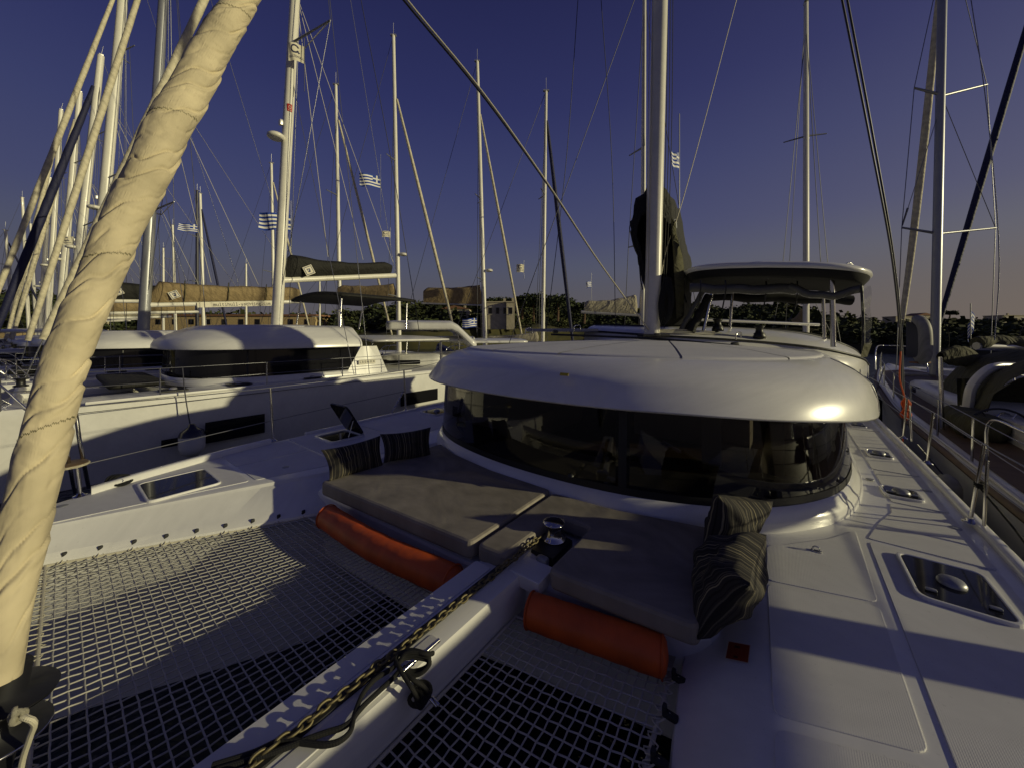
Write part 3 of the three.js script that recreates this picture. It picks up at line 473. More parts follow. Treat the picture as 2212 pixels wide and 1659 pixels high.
  stan(p1, p1t); part(own, 'stanchion_brace', rod(p1.clone().add(V(.05, 0, .08)), p1t.clone().add(V(.01, -.12, .02)), .011), M.steel); stan(p2, p2t); stan(p3, p3t); part(own, 'stanchion_brace', rod(p3.clone().add(V(.05, 0, .2)), p3t.clone().add(V(.02, -.1, .05)), .011), M.steel);
  for (const dy of [0, -.3]) part(own, 'lifeline', tube([p0t, p1t, p2t, p3t, V(1.42, 2.15, -11)].map(p => p.clone().add(V(0, dy, 0))), .0055, 20, 5), M.wire);
  part(own, 'lifeline_lashing', [0, 1, 2].map(k => new THREE.TorusGeometry(.022, .012, 6, 12).rotateX(1.4 + k * .2).translate(p1.x + .05, p1.y + .3 + k * .015, p1.z)), M.ropeBlack); part(own, 'lashing_tail', tube([p1.clone().add(V(.05, .3, 0)), p1.clone().add(V(.16, .05, .35)), p1.clone().add(V(.14, -.1, .8))], .008, 14, 5), M.ropeBlack);
  const q1 = on(590, 951, 1.5), q1t = at(583, 838, 5.38), q2 = on(172, 1070, 1.5), q2t = at(152, 880, 3.5), q3 = on(876, 886, 1.5), q3t = at(872, 800, 7.5);
  stan(q1, q1t, .018); stan(q3, q3t, .018); stan(q2, at(166, 1008, 3.52), .017);
  part(own, 'stanchion_brace', rod(on(845, 893, 1.5), at(872, 845, 7.5), .014), M.steel); part(own, 'stanchion_brace', rod(on(560, 960, 1.5).add(V(0, 0, 0)), at(585, 880, 5.36), .0), M.steel);
  part(own, 'pulpit_rail', tube([on(190, 1052, 1.45), at(172, 960, 3.55), at(155, 870, 3.5), at(100, 850, 3.1), at(60, 905, 2.9)], .016, 24, 7), M.steel); part(own, 'pulpit_rail', tube([on(160, 1064, 1.45), at(145, 985, 3.45), at(128, 905, 3.3)], .014, 10, 7), M.steel);
  { const c = at(148, 1003, 3.5); const seat = part(own, 'bow_seat', lathe([[0, 0], [.11, 0], [.125, .01], [.128, .02], [.12, .035], [0, .038]], 28).translate(c.x, c.y - .02, c.z), M.teak); part(seat, 'seat_rim', new THREE.TorusGeometry(.126, .012, 6, 28).rotateX(Math.PI / 2).translate(c.x, c.y - .008, c.z), M.genoaWhite); }
  part(own, 'lifeline', tube([q2t.clone(), q1t, q3t, at(1000, 770, 10)], .006, 16, 5), M.wire); part(own, 'lifeline', tube([at(158, 1008, 3.5), at(588, 908, 5.38), at(874, 845, 7.5)], .006, 16, 5), M.wire);
  // mooring cleat on the starboard bow with its black line
  part(own, 'cleat', [tube([on(198, 1052, 1.54), on(250, 1040, 1.55), on(297, 1026, 1.54)], .012, 10, 7), rod(on(232, 1050, 1.5), on(232, 1046, 1.55), .015), rod(on(262, 1042, 1.5), on(262, 1038, 1.55), .015)], M.steel);
  // ---- furled genoa on its stay, drum below
  const gl = [[-8, 1475, .98, 34], [15, 1300, 1.02, 38], [45, 1171, 1.06, 38.5], [86, 1000, 1.12, 37.5], [120, 850, 1.18, 38.5], [173, 700, 1.26, 41], [218, 590, 1.32, 41], [255, 505, 1.38, 37], [305, 400, 1.45, 31.5], [378, 250, 1.56, 30.5], [462, 100, 1.68, 30], [520, 0, 1.76, 30], [640, -190, 1.95, 30], [800, -420, 2.2, 29]];
  {
    const n = 640, seg = 150, cp = spline(gl.map(g => at(g[0], g[1], g[2])), n), rows = [];
    const rad = t => { const y = t * (gl.length - 1), k = Math.min(gl.length - 2, Math.floor(y)), f = y - k; return lerp(gl[k][3] * gl[k][2], gl[k + 1][3] * gl[k + 1][2], f) / F; };
    let L = 0;
    for (let i = 0; i < n; i++) {
      const t = cp[Math.min(n - 1, i + 1)].clone().sub(cp[Math.max(0, i - 1)]).normalize(); if (i) L += cp[i].distanceTo(cp[i - 1]);
      const x = V(0, 0, 1).cross(t).normalize(), y = t.clone().cross(x), r0 = rad(i / (n - 1)), row = [];
      for (let k = 0; k <= seg; k++) {
        const a = k / seg * 2 * Math.PI, w0 = .5 * noise.noise(L * 2.2, Math.cos(a) * .8, Math.sin(a) * .8), tw = (a / (2 * Math.PI));
        const ph = (tw - L / .48 + 60 + w0 * .35) % 1, ph2 = (2 * tw - L / .24 + 60.37 + w0 * .6) % 1, ph3 = (4 * tw - L / .12 + 90.7 + w0) % 1;
        const valley = (q, w) => Math.exp(-Math.pow(Math.min(q, 1 - q) / w, 2)), m2 = smooth(-.15, .2, noise.noise(L * 3.1, Math.cos(a) + 3, Math.sin(a))), m3 = smooth(.0, .3, noise.noise(L * 4.7, Math.cos(a) * 1.5 + 8, Math.sin(a) * 1.5));
        const lap = .12 * Math.pow(1 - ph, 1.3) * smooth(0, .025, ph) - .09 * valley(ph, .018) + (.4 + .6 * m2) * (.10 * Math.pow(1 - ph2, 1.5) * smooth(0, .03, ph2) - .10 * valley(ph2, .03)) - (.3 + .7 * m3) * .075 * valley(ph3, .085);
        const wr = .02 * noise.noise(Math.cos(a) * 2.2 + L * 3, Math.sin(a) * 2.2 + L * 5, L * 4.2);
        row.push(cp[i].clone().addScaledVector(x, Math.cos(a) * r0 * (.96 + lap + wr)).addScaledVector(y, Math.sin(a) * r0 * (.96 + lap + wr)));
      }
      rows.push(row);
    }
    part(own, 'furled_genoa', loft(rows), M.genoa, 'beige genoa rolled in a spiral round its forestay');
    const stitch = []; // zigzag seams of the sail cloth
    for (const L0 of [368, 176, 275, 457, 88, 521, 571]) for (let k = 0; k < 80; k++) { const i0 = L0 + k * .17, a = k + 22, p = rows[Math.min(n - 1, Math.round(i0 + (k % 2) * 1.0))], c = cp[Math.min(n - 1, Math.round(i0))]; const q = p[(a) % seg], q2 = rows[Math.min(n - 1, Math.round(i0 + 1 - (k % 2)))][(a + 1) % seg]; stitch.push(rod(q.clone().add(q.clone().sub(c).setLength(.0008)), q2.clone().add(q2.clone().sub(c).setLength(.0008)), .0005, .0005, 3)); }
    part(own, 'sail_stitching', stitch, M.coverOlive).userData.kind = 'stuff';
    const fc = at(-18, 1560, 1.0), fd = at(60, 1280, 1.03).sub(at(-20, 1560, .98)).normalize();
    const quat = new THREE.Quaternion().setFromUnitVectors(V(0, 1, 0), fd), place = g => g.applyQuaternion(quat).translate(fc.x, fc.y, fc.z);
    const dr = part(own, 'furling_drum', [place(lathe([[0, -.2], [.06, -.2], [.062, -.05], [.11, -.045], [.115, -.03], [.06, -.02], [.06, .05], [.108, .055], [.11, .065], [.05, .075], [.045, .14], [0, .14]], 28))], M.black);
    part(dr, 'furling_ring', place(new THREE.TorusGeometry(.112, .005, 6, 32).rotateX(Math.PI / 2).translate(0, -.038, 0)), M.steel);
    part(dr, 'furling_line', tube([at(35, 1545, .93), at(58, 1552, .92), at(72, 1560, .93), at(64, 1590, .95), at(48, 1640, .98), at(40, 1690, 1)], .007, 20, 6), M.rope); part(dr, 'tack_knot', [0, 1, 2].map(k => new THREE.TorusGeometry(.012, .006, 6, 12).rotateY(k).translate(...at(30 + k * 5, 1543 + k * 3, .92).toArray())), M.rope);
  }

  // ---- trampolines: real cords, woven
  const nets = (name, a, b, c, d, y, nl, nx, label) => {            // a forward-outer, b aft-outer, c aft-inner, d forward-inner ([x, s]); nl cords fore-aft, nx athwart
    const P = (f, g) => { const x = lerp(lerp(a[0], b[0], f), lerp(d[0], c[0], f), g), s = lerp(lerp(a[1], b[1], f), lerp(d[1], c[1], f), g); return W(x, s, y - .035 * 16 * f * (1 - f) * g * (1 - g)); };
    const cords = [];
    for (let i = 0; i <= nl; i++) { const g = i / nl, pts = []; for (let j = 0; j <= nx; j++) { for (const h of [0, .5]) { if (j === nx && h) break; const f = (j + h) / nx; const p = P(f, g); p.y += h ? 0 : ((i + j) % 2 ? .002 : -.002); p.x += h ? 0 : ((j % 2) ? .0013 : -.0013); pts.push(p); } } cords.push(tube(pts, .0042, 0, 5, false)); }
    for (let j = 0; j <= nx; j++) { const f = j / nx, pts = []; for (let i = 0; i <= nl; i++) { const p = P(f, i / nl); p.y += (i + j) % 2 ? -.002 : .002; p.z += (i % 2) ? .0012 : -.0012; pts.push(p); } cords.push(tube(pts, .0042, 0, 5, false)); }
    const o = part(own, name, cords, M.net, label); o.userData.kind = 'stuff';
    const hem = (f0, f1, g0, g1, r) => part(own, 'trampoline_hem', tube([0, .25, .5, .75, 1].map(k => P(lerp(f0, f1, k), lerp(g0, g1, k))), r, 30, 7), M.rope);
    hem(0, 1, 0, 0, .011); hem(0, 1, 1, 1, .009); hem(0, 0, 0, 1, .011); hem(1, 1, 0, 1, .011);
    part(own, 'trampoline_band', loft([0, .12].map(k => Array.from({ length: 17 }, (_, i) => { const p = P(1, i / 16); p.z -= k - .02; p.y += .004; return p; }))), M.coverPale);
    return P;
  };
  const PS = nets('trampoline', [-4.66, .0], [-3.80, 1.6], [-1.77, 1.68], [-1.77, -.06], 1.262, 46, 31, 'starboard trampoline net of pale woven cords');
  const PP = nets('trampoline', [-.40, -.06], [-.50, 2.08], [-1.395, 1.86], [-1.395, -.06], 1.262, 19, 37, 'port trampoline net of pale woven cords');
  // lashing hooks and lines along both nets
  const hooks = (P, n, f0, f1, out, k0) => { for (let i = 0; i < n; i++) { const f = lerp(f0, f1, i / (n - 1)), p = P(f, 0), q = p.clone().add(V(out, .034, 0)); const h = part(own, 'lashing_hook', [box(q.x, q.y, q.z, .07, .026, .036, .007), box(q.x - Math.sign(out) * .026, q.y + .02, q.z, .02, .036, .03, .006)], M.rubber); part(h, 'lashing', [tube([q, p.clone().add(V(0, .006, .04)), p.clone().add(V(-out * .3, .006, .02)), q.clone().add(V(0, .012, 0)), p.clone().add(V(-out * .35, .006, -.02)), p.clone().add(V(0, .006, -.045)), q], .004, 30, 5)], M.rope); } };
  hooks(PS, 9, .06, .985, -.055); hooks(PP, 10, .05, .97, .05);
  part(own, 'net_lacing', tube(Array.from({ length: 60 }, (_, i) => { const f = i / 59; return PP(f, 0).add(V(i % 2 ? .035 : -.03, .012, 0)); }), .004, 180, 5), M.rope); part(own, 'net_lacing', tube(Array.from({ length: 50 }, (_, i) => { const g = i / 49; return PS(0, g).add(V(0, i % 2 ? .03 : .0, i % 2 ? .1 : -.03)); }), .004, 160, 5), M.rope);
}

// ------------------------------------------------------------------ things lying on the catamaran
const stripeTex = (() => { const d = new Uint8Array(256 * 4); let i = 0; while (i < 256) { const w = 1 + Math.floor(rnd() * 4), k = rnd(), c = k < .46 ? [22, 20, 21] : k < .72 ? [46, 43, 42] : k < .88 ? [84, 79, 68] : [140, 131, 104]; for (let q = 0; q < w && i < 256; q++, i++) d.set([...c, 255], i * 4); } const t = new THREE.DataTexture(d, 256, 1); t.colorSpace = THREE.SRGBColorSpace; t.wrapS = t.wrapT = THREE.RepeatWrapping; t.magFilter = THREE.LinearFilter; t.repeat.set(2.4, 1); t.needsUpdate = true; return t; })();
const pillowMat = std(0xffffff, .9, { map: stripeTex });
function pillow(label, c, w, h, t, yaw, tilt, roll, sd) {
  const n = 22, f = sgn => loft(Array.from({ length: n + 1 }, (_, j) => Array.from({ length: n + 1 }, (_, i) => {
    const a = i / n * 2 - 1, b = j / n * 2 - 1, k = Math.pow(Math.max(0, (1 - a * a) * (1 - b * b)), .42);
    return V(a * w / 2 * (1 - .10 * (1 - b * b)), b * h / 2 * (1 - .12 * (1 - a * a)), sgn * t * k * (1 + .25 * noise.noise(a * 1.7 + sd, b * 1.7, sgn)) + .03 * noise.noise(a * 3 + sd, b * 3 + sd, 2) * k + .05 * a * b);
  })));
  const st = g => { const u = g.attributes.uv; for (let k = 0; k < u.count; k++) u.setXY(k, ((k % (n + 1)) / n - .5) * w + sd * .37, 0); return g; };
  const m = new THREE.Matrix4().compose(c, new THREE.Quaternion().setFromEuler(new THREE.Euler(tilt, yaw, roll, 'YXZ')), V(1, 1, 1));
  return solo('pillow', label, 'pillow', [st(f(1)).applyMatrix4(m), st(f(-1)).applyMatrix4(m)], pillowMat, c.clone().add(V(0, -h / 2, 0)), 'striped pillows on the sunbeds');
}
pillow('striped pillow half in sunlight at the starboard edge of the sunbed', W(-3.77, 2.08, 1.73), .62, .36, .085, Math.PI / 2 - .15, -.55, 0, 1);
pillow('dark striped pillow in shade between the sunlit pillow and the windscreen', W(-3.66, 2.68, 1.745), .6, .36, .085, Math.PI / 2 - .35, -.5, -.05, 2);
pillow('dark striped pillow leaning against the windscreen coaming at the port side', W(-.3, 2.95, 1.77), .48, .42, .13, -Math.PI / 2 - .5, -.35, .15, 3);
pillow('dark striped pillow lying nearest the camera at the port edge of the sunbed', W(-.27, 2.36, 1.73), .62, .44, .15, -Math.PI / 2 + .12, -.75, -.1, 4);

solo('sunbed_mattress', 'grey brown mattress with a sunlit wrinkled front half, left of the windlass', 'mattress', plate(rounded([[-3.76, 1.70], [-1.80, 1.86], [-1.80, 2.97], [-2.6, 3.0], [-3.3, 3.12], [-3.76, 3.3]], .06), 1.49, 1.6, .025), M.mattress, W(-2.8, 2.4, 1.49), 'sunbed mattresses');
solo('sunbed_mattress', 'dark mattress in shade wrapping round the windlass on the port side', 'mattress', plate(rounded([[-1.77, 1.88], [-1.53, 1.9], [-1.51, 2.6], [-1.22, 2.6], [-1.22, 1.96], [-.36, 2.05], [-.34, 3.2], [-.75, 3.1], [-1.2, 2.99], [-1.77, 2.95]], .06), 1.49, 1.59, .025), M.mattress, W(-1, 2.5, 1.49), 'sunbed mattresses');
function bolster(label, a, b, r, sag) {
  const mid = a.clone().lerp(b, .5).add(V(0, 0, sag)), P = [a, mid, b];
  const g = tube(P, t => r * Math.pow(clamp(1 - Math.pow(Math.abs(t * 2 - 1), 26), 0.02, 1), .5) * (1 + .012 * Math.sin(t * 40)), 90, 28);
  const base = a.clone().lerp(b, .5).add(V(0, -r, 0)), o = thing('bolster', label, 'bolster', base, 'orange bolsters along the sunbeds');
  part(o, 'bolster_cover', g, M.orange); const dir = b.clone().sub(a).normalize(), q = new THREE.Quaternion().setFromUnitVectors(V(0, 0, 1), dir);
  for (const f of [.035, .965]) { const c = new THREE.CatmullRomCurve3(P).getPointAt(f); part(o, 'bolster_piping', new THREE.TorusGeometry(r * .995, .006, 6, 36).applyQuaternion(q).translate(c.x, c.y, c.z), M.orange); }
}
bolster('long orange bolster below the sunlit mattress', W(-3.5, 1.62, 1.375), W(-1.79, 1.74, 1.375), .105, .05);
bolster('short dark orange bolster in shade beside the centre beam', W(-1.3, 1.84, 1.375), W(-.5, 2.02, 1.375), .1, .0);

{ // anchor chain, every link
  const T = thing('anchor_chain', 'rusty galvanised anchor chain running along the centre beam', 'chain', W(-1.56, 1, 1.5));
  const lg = mergeVertices(new THREE.TubeGeometry(new THREE.CatmullRomCurve3(Array.from({ length: 16 }, (_, i) => { const a = i / 16 * 2 * Math.PI, c = Math.cos(a), s = Math.sin(a); return V(.0155 * s * 1.0, 0, .0275 * Math.sign(c) * Math.pow(Math.abs(c), .8)); }), true), 22, .0062, 6, true));
  const a = W(-1.475, 2.24, 1.575), b = W(-1.585, -.3, 1.533), n = 66;
  for (let i = 0; i < n; i++) {
    const f = i / (n - 1), o = shade(new THREE.Mesh(lg, M.galv)); o.name = 'chain_link';
    const p = a.clone().lerp(b, f).add(V(.006 * Math.sin(i * 1.1), -.022 * Math.sin(Math.PI * f) + .002 * Math.sin(i * 2.3), 0)); o.position.copy(p).sub(T.position);
    o.rotation.set(.0, Math.atan2(b.x - a.x, b.z - a.z), (i % 2 ? Math.PI / 2 : 0) + .5 + .18 * Math.sin(i * 1.9), 'YXZ'); T.add(o);
  }
}
{ // black rope made fast to a cleat on the beam
  const z = (x, y, h = 1.525) => on(625 + .1766 * x, 1328 + .1766 * y, h);
  const T = thing('black_rope', 'black braided rope looped round the cleat on the centre beam', 'rope', z(1400, 600, 1.5));
  part(T, 'rope_strand', tube([z(-900, 1900), z(-400, 1750), z(0, 1610), z(200, 1530), z(450, 1440), z(650, 1375), z(765, 1290), z(810, 1170), z(900, 960, 1.53), z(1050, 785, 1.535), z(1290, 620, 1.545), z(1320, 500, 1.57), z(1480, 435, 1.585), z(1690, 480, 1.58), z(1755, 470, 1.55)], .0105, 110, 8), M.ropeBlack);
  part(T, 'rope_strand', tube([z(-950, 1850), z(-450, 1690), z(-100, 1540), z(200, 1570), z(450, 1590), z(620, 1540), z(740, 1430), z(790, 1260), z(900, 1120), z(1100, 930), z(1290, 750), z(1370, 640, 1.55)], .0105, 100, 8), M.ropeBlack);
  for (let k = 0; k < 3; k++) part(T, 'rope_turn', tube([z(1350 - k * 12, 560 + k * 22, 1.56), z(1420, 470 + k * 30, 1.585 - k * .012), z(1700 + k * 10, 500 + k * 40, 1.57 - k * .012), z(1690 - k * 30, 620 + k * 40, 1.53), z(1500, 690 + k * 25, 1.525), z(1390, 640 + k * 20, 1.545)], .0095, 50, 7), M.ropeBlack);
  part(T, 'rope_strand', tube([z(1300, 560, 1.57), z(1340, 640, 1.57), z(1420, 780, 1.55), z(1500, 900, 1.53), z(1560, 1010, 1.47), z(1600, 1060, 1.42)], .0095, 40, 7), M.ropeBlack);
  part(T, 'rope_strand', tube([z(1400, 700, 1.54), z(1520, 800, 1.53), z(1620, 860, 1.5), z(1690, 960, 1.44), z(1620, 1080, 1.38), z(1490, 1090, 1.34)], .0095, 40, 7), M.ropeBlack);
  const kc = z(1610, 990, 1.43); part(T, 'rope_knot', Array.from({ length: 7 }, (_, k) => new THREE.TorusGeometry(.028 + .006 * (k % 3), .0095, 7, 18).rotateX(k * .9).rotateY(k * 1.3).translate(kc.x + .012 * Math.sin(k * 2), kc.y + .012 * Math.cos(k * 3), kc.z + .015 * Math.cos(k * 1.4))), M.ropeBlack);
  part(T, 'shackle', [rod(z(1740, 1010, 1.4), z(1830, 1110, 1.39), .008), rod(z(1660, 960, 1.42), z(1800, 1120, 1.38), .007)], M.steel);
  part(own, 'beam_cleat', [(() => { const a = z(1380, 690, 1.545), b = z(1830, 310, 1.545); return tube([a, a.clone().lerp(b, .5), b], .011, 6, 6); })(), rod(z(1500, 610, 1.5), z(1500, 590, 1.55), .014), rod(z(1650, 480, 1.5), z(1650, 465, 1.55), .014)], M.steel);
}
{ // black mooring line on the starboard cleat; orange line bundle on the port shroud
  const T = thing('mooring_line', 'black mooring line wrapped round the starboard bow cleat', 'rope', on(245, 1045, 1.5));
  for (let k = 0; k < 3; k++) part(T, 'rope_turn', tube([on(222 + k * 4, 1052, 1.5), on(235 + k * 8, 1030, 1.575), on(262 + k * 5, 1026, 1.575), on(285, 1032, 1.535), on(258 + k * 5, 1046, 1.52), on(228, 1048, 1.53)], .013, 34, 7), M.ropeBlack);
  const c = at(1958, 882, 5.9), B = thing('rope_bundle', 'orange rope bundle hanging on the port shroud', 'rope', c.clone().add(V(0, -.2, 0)));
  for (let k = 0; k < 7; k++) part(B, 'rope_loop', tube([c.clone().add(V(0, .17, 0)), c.clone().add(V(.05 * Math.cos(k), .08, .05 * Math.sin(k))), c.clone().add(V(.02 * Math.cos(k), 0, .02 * Math.sin(k))), c.clone().add(V(.06 * Math.cos(k + 1), -.1, .06 * Math.sin(k + 1))), c.clone().add(V(0, -.18, 0))], .016, 20, 6), M.orangeRope);
  part(B, 'rope_tail', tube([at(1947, 760, 6), at(1945, 820, 5.95), at(1953, 850, 5.9), at(1957, 870, 5.9)], .011, 16, 6), M.orangeRope); part(B, 'rope_tail', tube([at(1957, 905, 5.9), at(1953, 930, 5.8), at(1951, 958, 5.7)], .009, 12, 6), M.orangeRope);
}
// ------------------------------------------------------------------ neighbouring boats
function canvasTex(w, h, draw) { const c = document.createElement('canvas'); c.width = w; c.height = h; draw(c.getContext('2d'), w, h); const t = new THREE.CanvasTexture(c); t.colorSpace = THREE.SRGBColorSpace; t.anisotropy = 8; return t; }
const siteText = canvasTex(1024, 64, (x, w, h) => { x.fillStyle = '#d8d2bd'; x.fillRect(0, 0, w, h); x.fillStyle = '#16151a'; x.font = 'bold 52px monospace'; x.textAlign = 'center'; x.textBaseline = 'middle'; x.fillText('multihull-yachting.com', w / 2, h / 2 + 2, w * .97); });
const emblemTex = canvasTex(64, 64, (x) => { x.fillStyle = '#ddd6c0'; x.fillRect(0, 0, 64, 64); x.strokeStyle = '#23305e'; x.lineWidth = 4; x.strokeRect(7, 7, 50, 50); x.fillStyle = '#23305e'; x.beginPath(); x.moveTo(20, 18); x.lineTo(44, 22); x.lineTo(38, 46); x.lineTo(24, 44); x.closePath(); x.fill(); x.fillStyle = '#ddd6c0'; x.beginPath(); x.moveTo(24, 24); x.lineTo(38, 28); x.lineTo(26, 36); x.fill(); });
const makerTex = canvasTex(512, 128, (x, w, h) => { x.fillStyle = '#cfcab9'; x.fillRect(0, 0, w, h); x.fillStyle = '#2a2a2c'; x.font = 'bold 84px sans-serif'; x.textAlign = 'center'; x.textBaseline = 'middle'; x.fillText('L A G O O N', w / 2, h / 2, w * .95); });
const loopTube = (pts, r, n, s) => tube(pts, r, n, s);
function bagGeo(y0, y1, yb0, yb1, len, wd, sd, n = 26) {             // sail cover on a boom running aft (-z) from the mast; heights at both ends
  const rows = [], m = 18;
  for (let i = 0; i <= n; i++) {
    const f = i / n, top = lerp(y1, yb1, f) + .05 * noise.noise(f * 7, sd, 1) - .12 * Math.sin(f * Math.PI), bot = lerp(y0, yb0, f), k = smooth(0, .04, f) * (1 - .45 * smooth(.93, 1, f)), w = wd * lerp(1, .72, f) * (.25 + .75 * k), hh = (top - bot) * (.5 + .5 * k), row = [];
    for (let j = 0; j <= m; j++) { const a = j / m, t = a < .5 ? a * 2 : 2 - a * 2, sg = a < .5 ? -1 : 1; const prof = Math.pow(Math.sin(Math.PI * clamp(.1 + t * .62, 0, 1)), .8) * (t > .97 ? .3 : 1); row.push(V(sg * w * prof * (1 + .14 * noise.noise(f * 12, t * 3 + sd, sg)), bot + hh * t, -.25 - f * len)); }
    rows.push(row);
  }
  return [loft(rows), cap(rows[0]), cap(rows[n])];
}
function spreaders(P, mastAt, y, half, sweep, mat, drop = .12) { const a = mastAt(y); for (const k of [-1, 1]) part(P, 'spreader', rod(a.clone().add(V(k * .08, 0, 0)), a.clone().add(V(k * half, drop, -sweep)), .045, .03, 6), mat); }
function cat(o) {
  const T = local(thing('catamaran', o.label, 'catamaran', W(o.X, o.s, 0), 'catamarans moored in a row')), B = o.beam ?? 7.2, hb = B / 2, hw = .86, sh = o.sheer ?? 1.7, bow = o.bow, aft = o.aft ?? 7;
  for (const k of [-1, 1]) {
    const st = []; for (let i = 0; i <= 14; i++) { const f = i / 14, z = lerp(bow + .9, -aft, Math.pow(f, 1.25)), w = hw * (.1 + .9 * Math.pow(clamp(f / .45, 0, 1), .6)), c = k * (hb - hw), y = sh - .04 * f + .02, r = z; st.push([[-.75, -.4], [-.93, .35], [-1, sh * .55], [-1, sh - .16], [-.985, sh - .05], [-.93, y], [0, y + .02], [.93, y], [.985, sh - .05], [1, sh - .16], [1, sh * .55], [.93, .35], [.75, -.4]].map(([a, b]) => V(c + a * w * (b < .5 ? .9 : 1), b, r - (b < 0 && i === 0 ? .05 : 0)))); }
    part(T, 'hull', [crease(loft(st), 32), cap(st[0]), cap(st[14])], o.hullMat ?? M.gelFar);
    if (k > 0 && o.ports) for (const [s0, s1, y0, y1] of o.ports) { const w = part(T, 'hull_window', box(hb + .002, (y0 + y1) / 2, -((s0 + s1) / 2 - o.s), .03, y1 - y0, s1 - s0, .012), M.glassDark); }
    if (o.detail && k > 0) { part(T, 'toe_rail', box(hb - .12, sh + .035, bow * .12, .09, .07, bow * 1.35, .02), M.gelFar); part(T, 'hull_seam', box(hb + .001, sh - .13, -.5, .012, .012, bow + aft - 2), M.black); }
  }
  part(T, 'bridge_deck', box(0, sh - .42, -(aft - bow + 2.3) / 2, B - 2.2, .7, aft + bow - 2.3 - .2, .1), M.gelFar);
  part(T, 'crossbeam', tube([V(-hb + .9, sh - .1, bow - .3), V(hb - .9, sh - .1, bow - .3)], .1, 2, 10, false), M.alu);
  part(T, 'centre_beam', box(0, sh - .1, bow - 1.2, .3, .2, 2.0, .03), M.gelFar);
  { // trampolines
    for (const k of [-1, 1]) { const cords = [], x0 = k * .15, x1 = k * (hb - 1.55), z0 = bow - .4, z1 = bow - 2.25, d = o.detail ? .12 : .24; for (let x = 0; x <= 1.001; x += d / Math.abs(x1 - x0)) cords.push(rod(V(lerp(x0, x1, x), sh - .17, z0), V(lerp(x0, x1, x), sh - .17, z1), .012, .012, 4)); for (let z = 0; z <= 1.001; z += d / 1.85) cords.push(rod(V(x0, sh - .17, lerp(z0, z1, z)), V(x1, sh - .17, lerp(z0, z1, z)), .012, .012, 4)); part(T, 'trampoline', cords, M.net).userData.kind = 'stuff'; }
  }
  const cw = o.cabW ?? hb - 1.15, fr = o.cabFront ?? 2.6, ca = o.cabAft ?? 2.2;
  const K = cabin(T, { n: 48, plan: [[-cw, ca], [-cw, .2], [-cw * .94, -fr * .45], [-cw * .72, -fr * .82], [-cw * .36, -fr * .98], [0, -fr], [cw * .36, -fr * .98], [cw * .72, -fr * .82], [cw * .94, -fr * .45], [cw, .2], [cw, ca]], yd: sh, yw: o.yw ?? sh + .15, edge: () => o.edge ?? sh + .95, face: .34, over: .24, top: () => o.roofTop ?? sh + 1.65, spine: [0, ca], panelAt: .2, cuts: [0, .25, .5, .75, 1], mullion: o.detail ? .04 : 0, panels: o.detail ? [.15, .38, .5, .62, .85] : null, mats: { gel: M.gelFar, glass: M.glassDark } });
  if (o.sunbed !== false) part(T, 'sunbed', softBox(cw * 1.3, .14, 1.0, .05, 8, 2, 6).translate(0, sh + .14, fr + .75), M.coverBlack);
  const rt = (o.roofTop ?? sh + 1.65), rake = o.rake ?? .4, mh = o.mastH, mastAt = y => V(0, y, -rake * (y - rt) / (mh - rt)), mr = o.mastR ?? .16, mm = o.mastMat ?? M.whitePaint;
  // pillar and cockpit
  for (const k of [-1, 1]) { const p = part(T, 'cabin_pillar', crease(loft([[V(k * (cw + .05), sh, -ca + .5), V(k * (cw - .02), o.edge ?? sh + .95, -ca - .1)], [V(k * (cw + .12), sh, -ca - .2), V(k * (cw + .06), o.edge ?? sh + .95, -ca - .35)], [V(k * (cw + .05), sh, -ca - 1.1), V(k * (cw - .02), o.edge ?? sh + .95, -ca - .7)]])), M.gelFar); if (k > 0 && o.detail) { const g = new THREE.PlaneGeometry(.62, .15); g.rotateY(Math.PI / 2 - .02).translate(cw + .125, sh + .42, -ca - .25); part(p, 'name_plate', g, std(0xffffff, .5, { map: makerTex, polygonOffset: true })); } }
  if (o.hardtop) { const [y, x, z0, z1, m] = o.hardtop; const h = part(T, 'hardtop', softBox(x * 2, .16, z0 - z1, .07, 10, 2, 8, q => { q.y -= .16 * (q.x / x) ** 2 + .03 * (q.z / (z0 - z1)) ** 2; }).translate(0, y, (z0 + z1) / 2), m); for (const [a, b] of [[-1, z0 - .3], [1, z0 - .3], [-1, z1 + .3], [1, z1 + .3]]) part(h, 'hardtop_post', rod(V(a * (x - .3), y - .1, b), V(a * (x - .15), rt - .1, b + .15), .035, .035, 7), M.steel); }
  part(T, 'aft_roof', softBox(cw * 2 + .5, .14, 3.6, .06, 6, 2, 6, q => { q.y -= .1 * (q.x / cw) ** 2; }).translate(0, rt - .42, -ca - 2.2), M.gelFar);
  for (const k of [-1, 1]) part(T, 'roof_post', rod(V(k * (cw - .1), sh, -ca - 3.8), V(k * (cw - .1), rt - .45, -ca - 3.8), .05, .05, 8), M.steel);
  // mast, boom, cover
  const ms = part(T, 'mast', [tube([mastAt(rt - .1), mastAt(lerp(rt, mh, .5)), mastAt(mh)], t => mr * lerp(1, .72, t * t), 8, 14)], mm);
  part(ms, 'mast_head', [box(0, mh + .03, -rake, .34, .1, .22, .02), rod(V(0, mh, -rake), V(0, mh + .7, -rake - .1), .012)], M.alu);
  for (const [f, hf] of o.spr ?? [[.38, 1.35], [.7, 1.1]]) { const y = lerp(rt, mh, f); spreaders(ms, mastAt, y, hf, .55, M.aluGrey, .3); if (o.detail) { const a = mastAt(y); part(ms, 'spreader_strut', rod(a.clone().add(V(-hf, .3, -.55)), a.clone().add(V(hf, .3, -.55)), .02, .02, 5), M.alu); } }
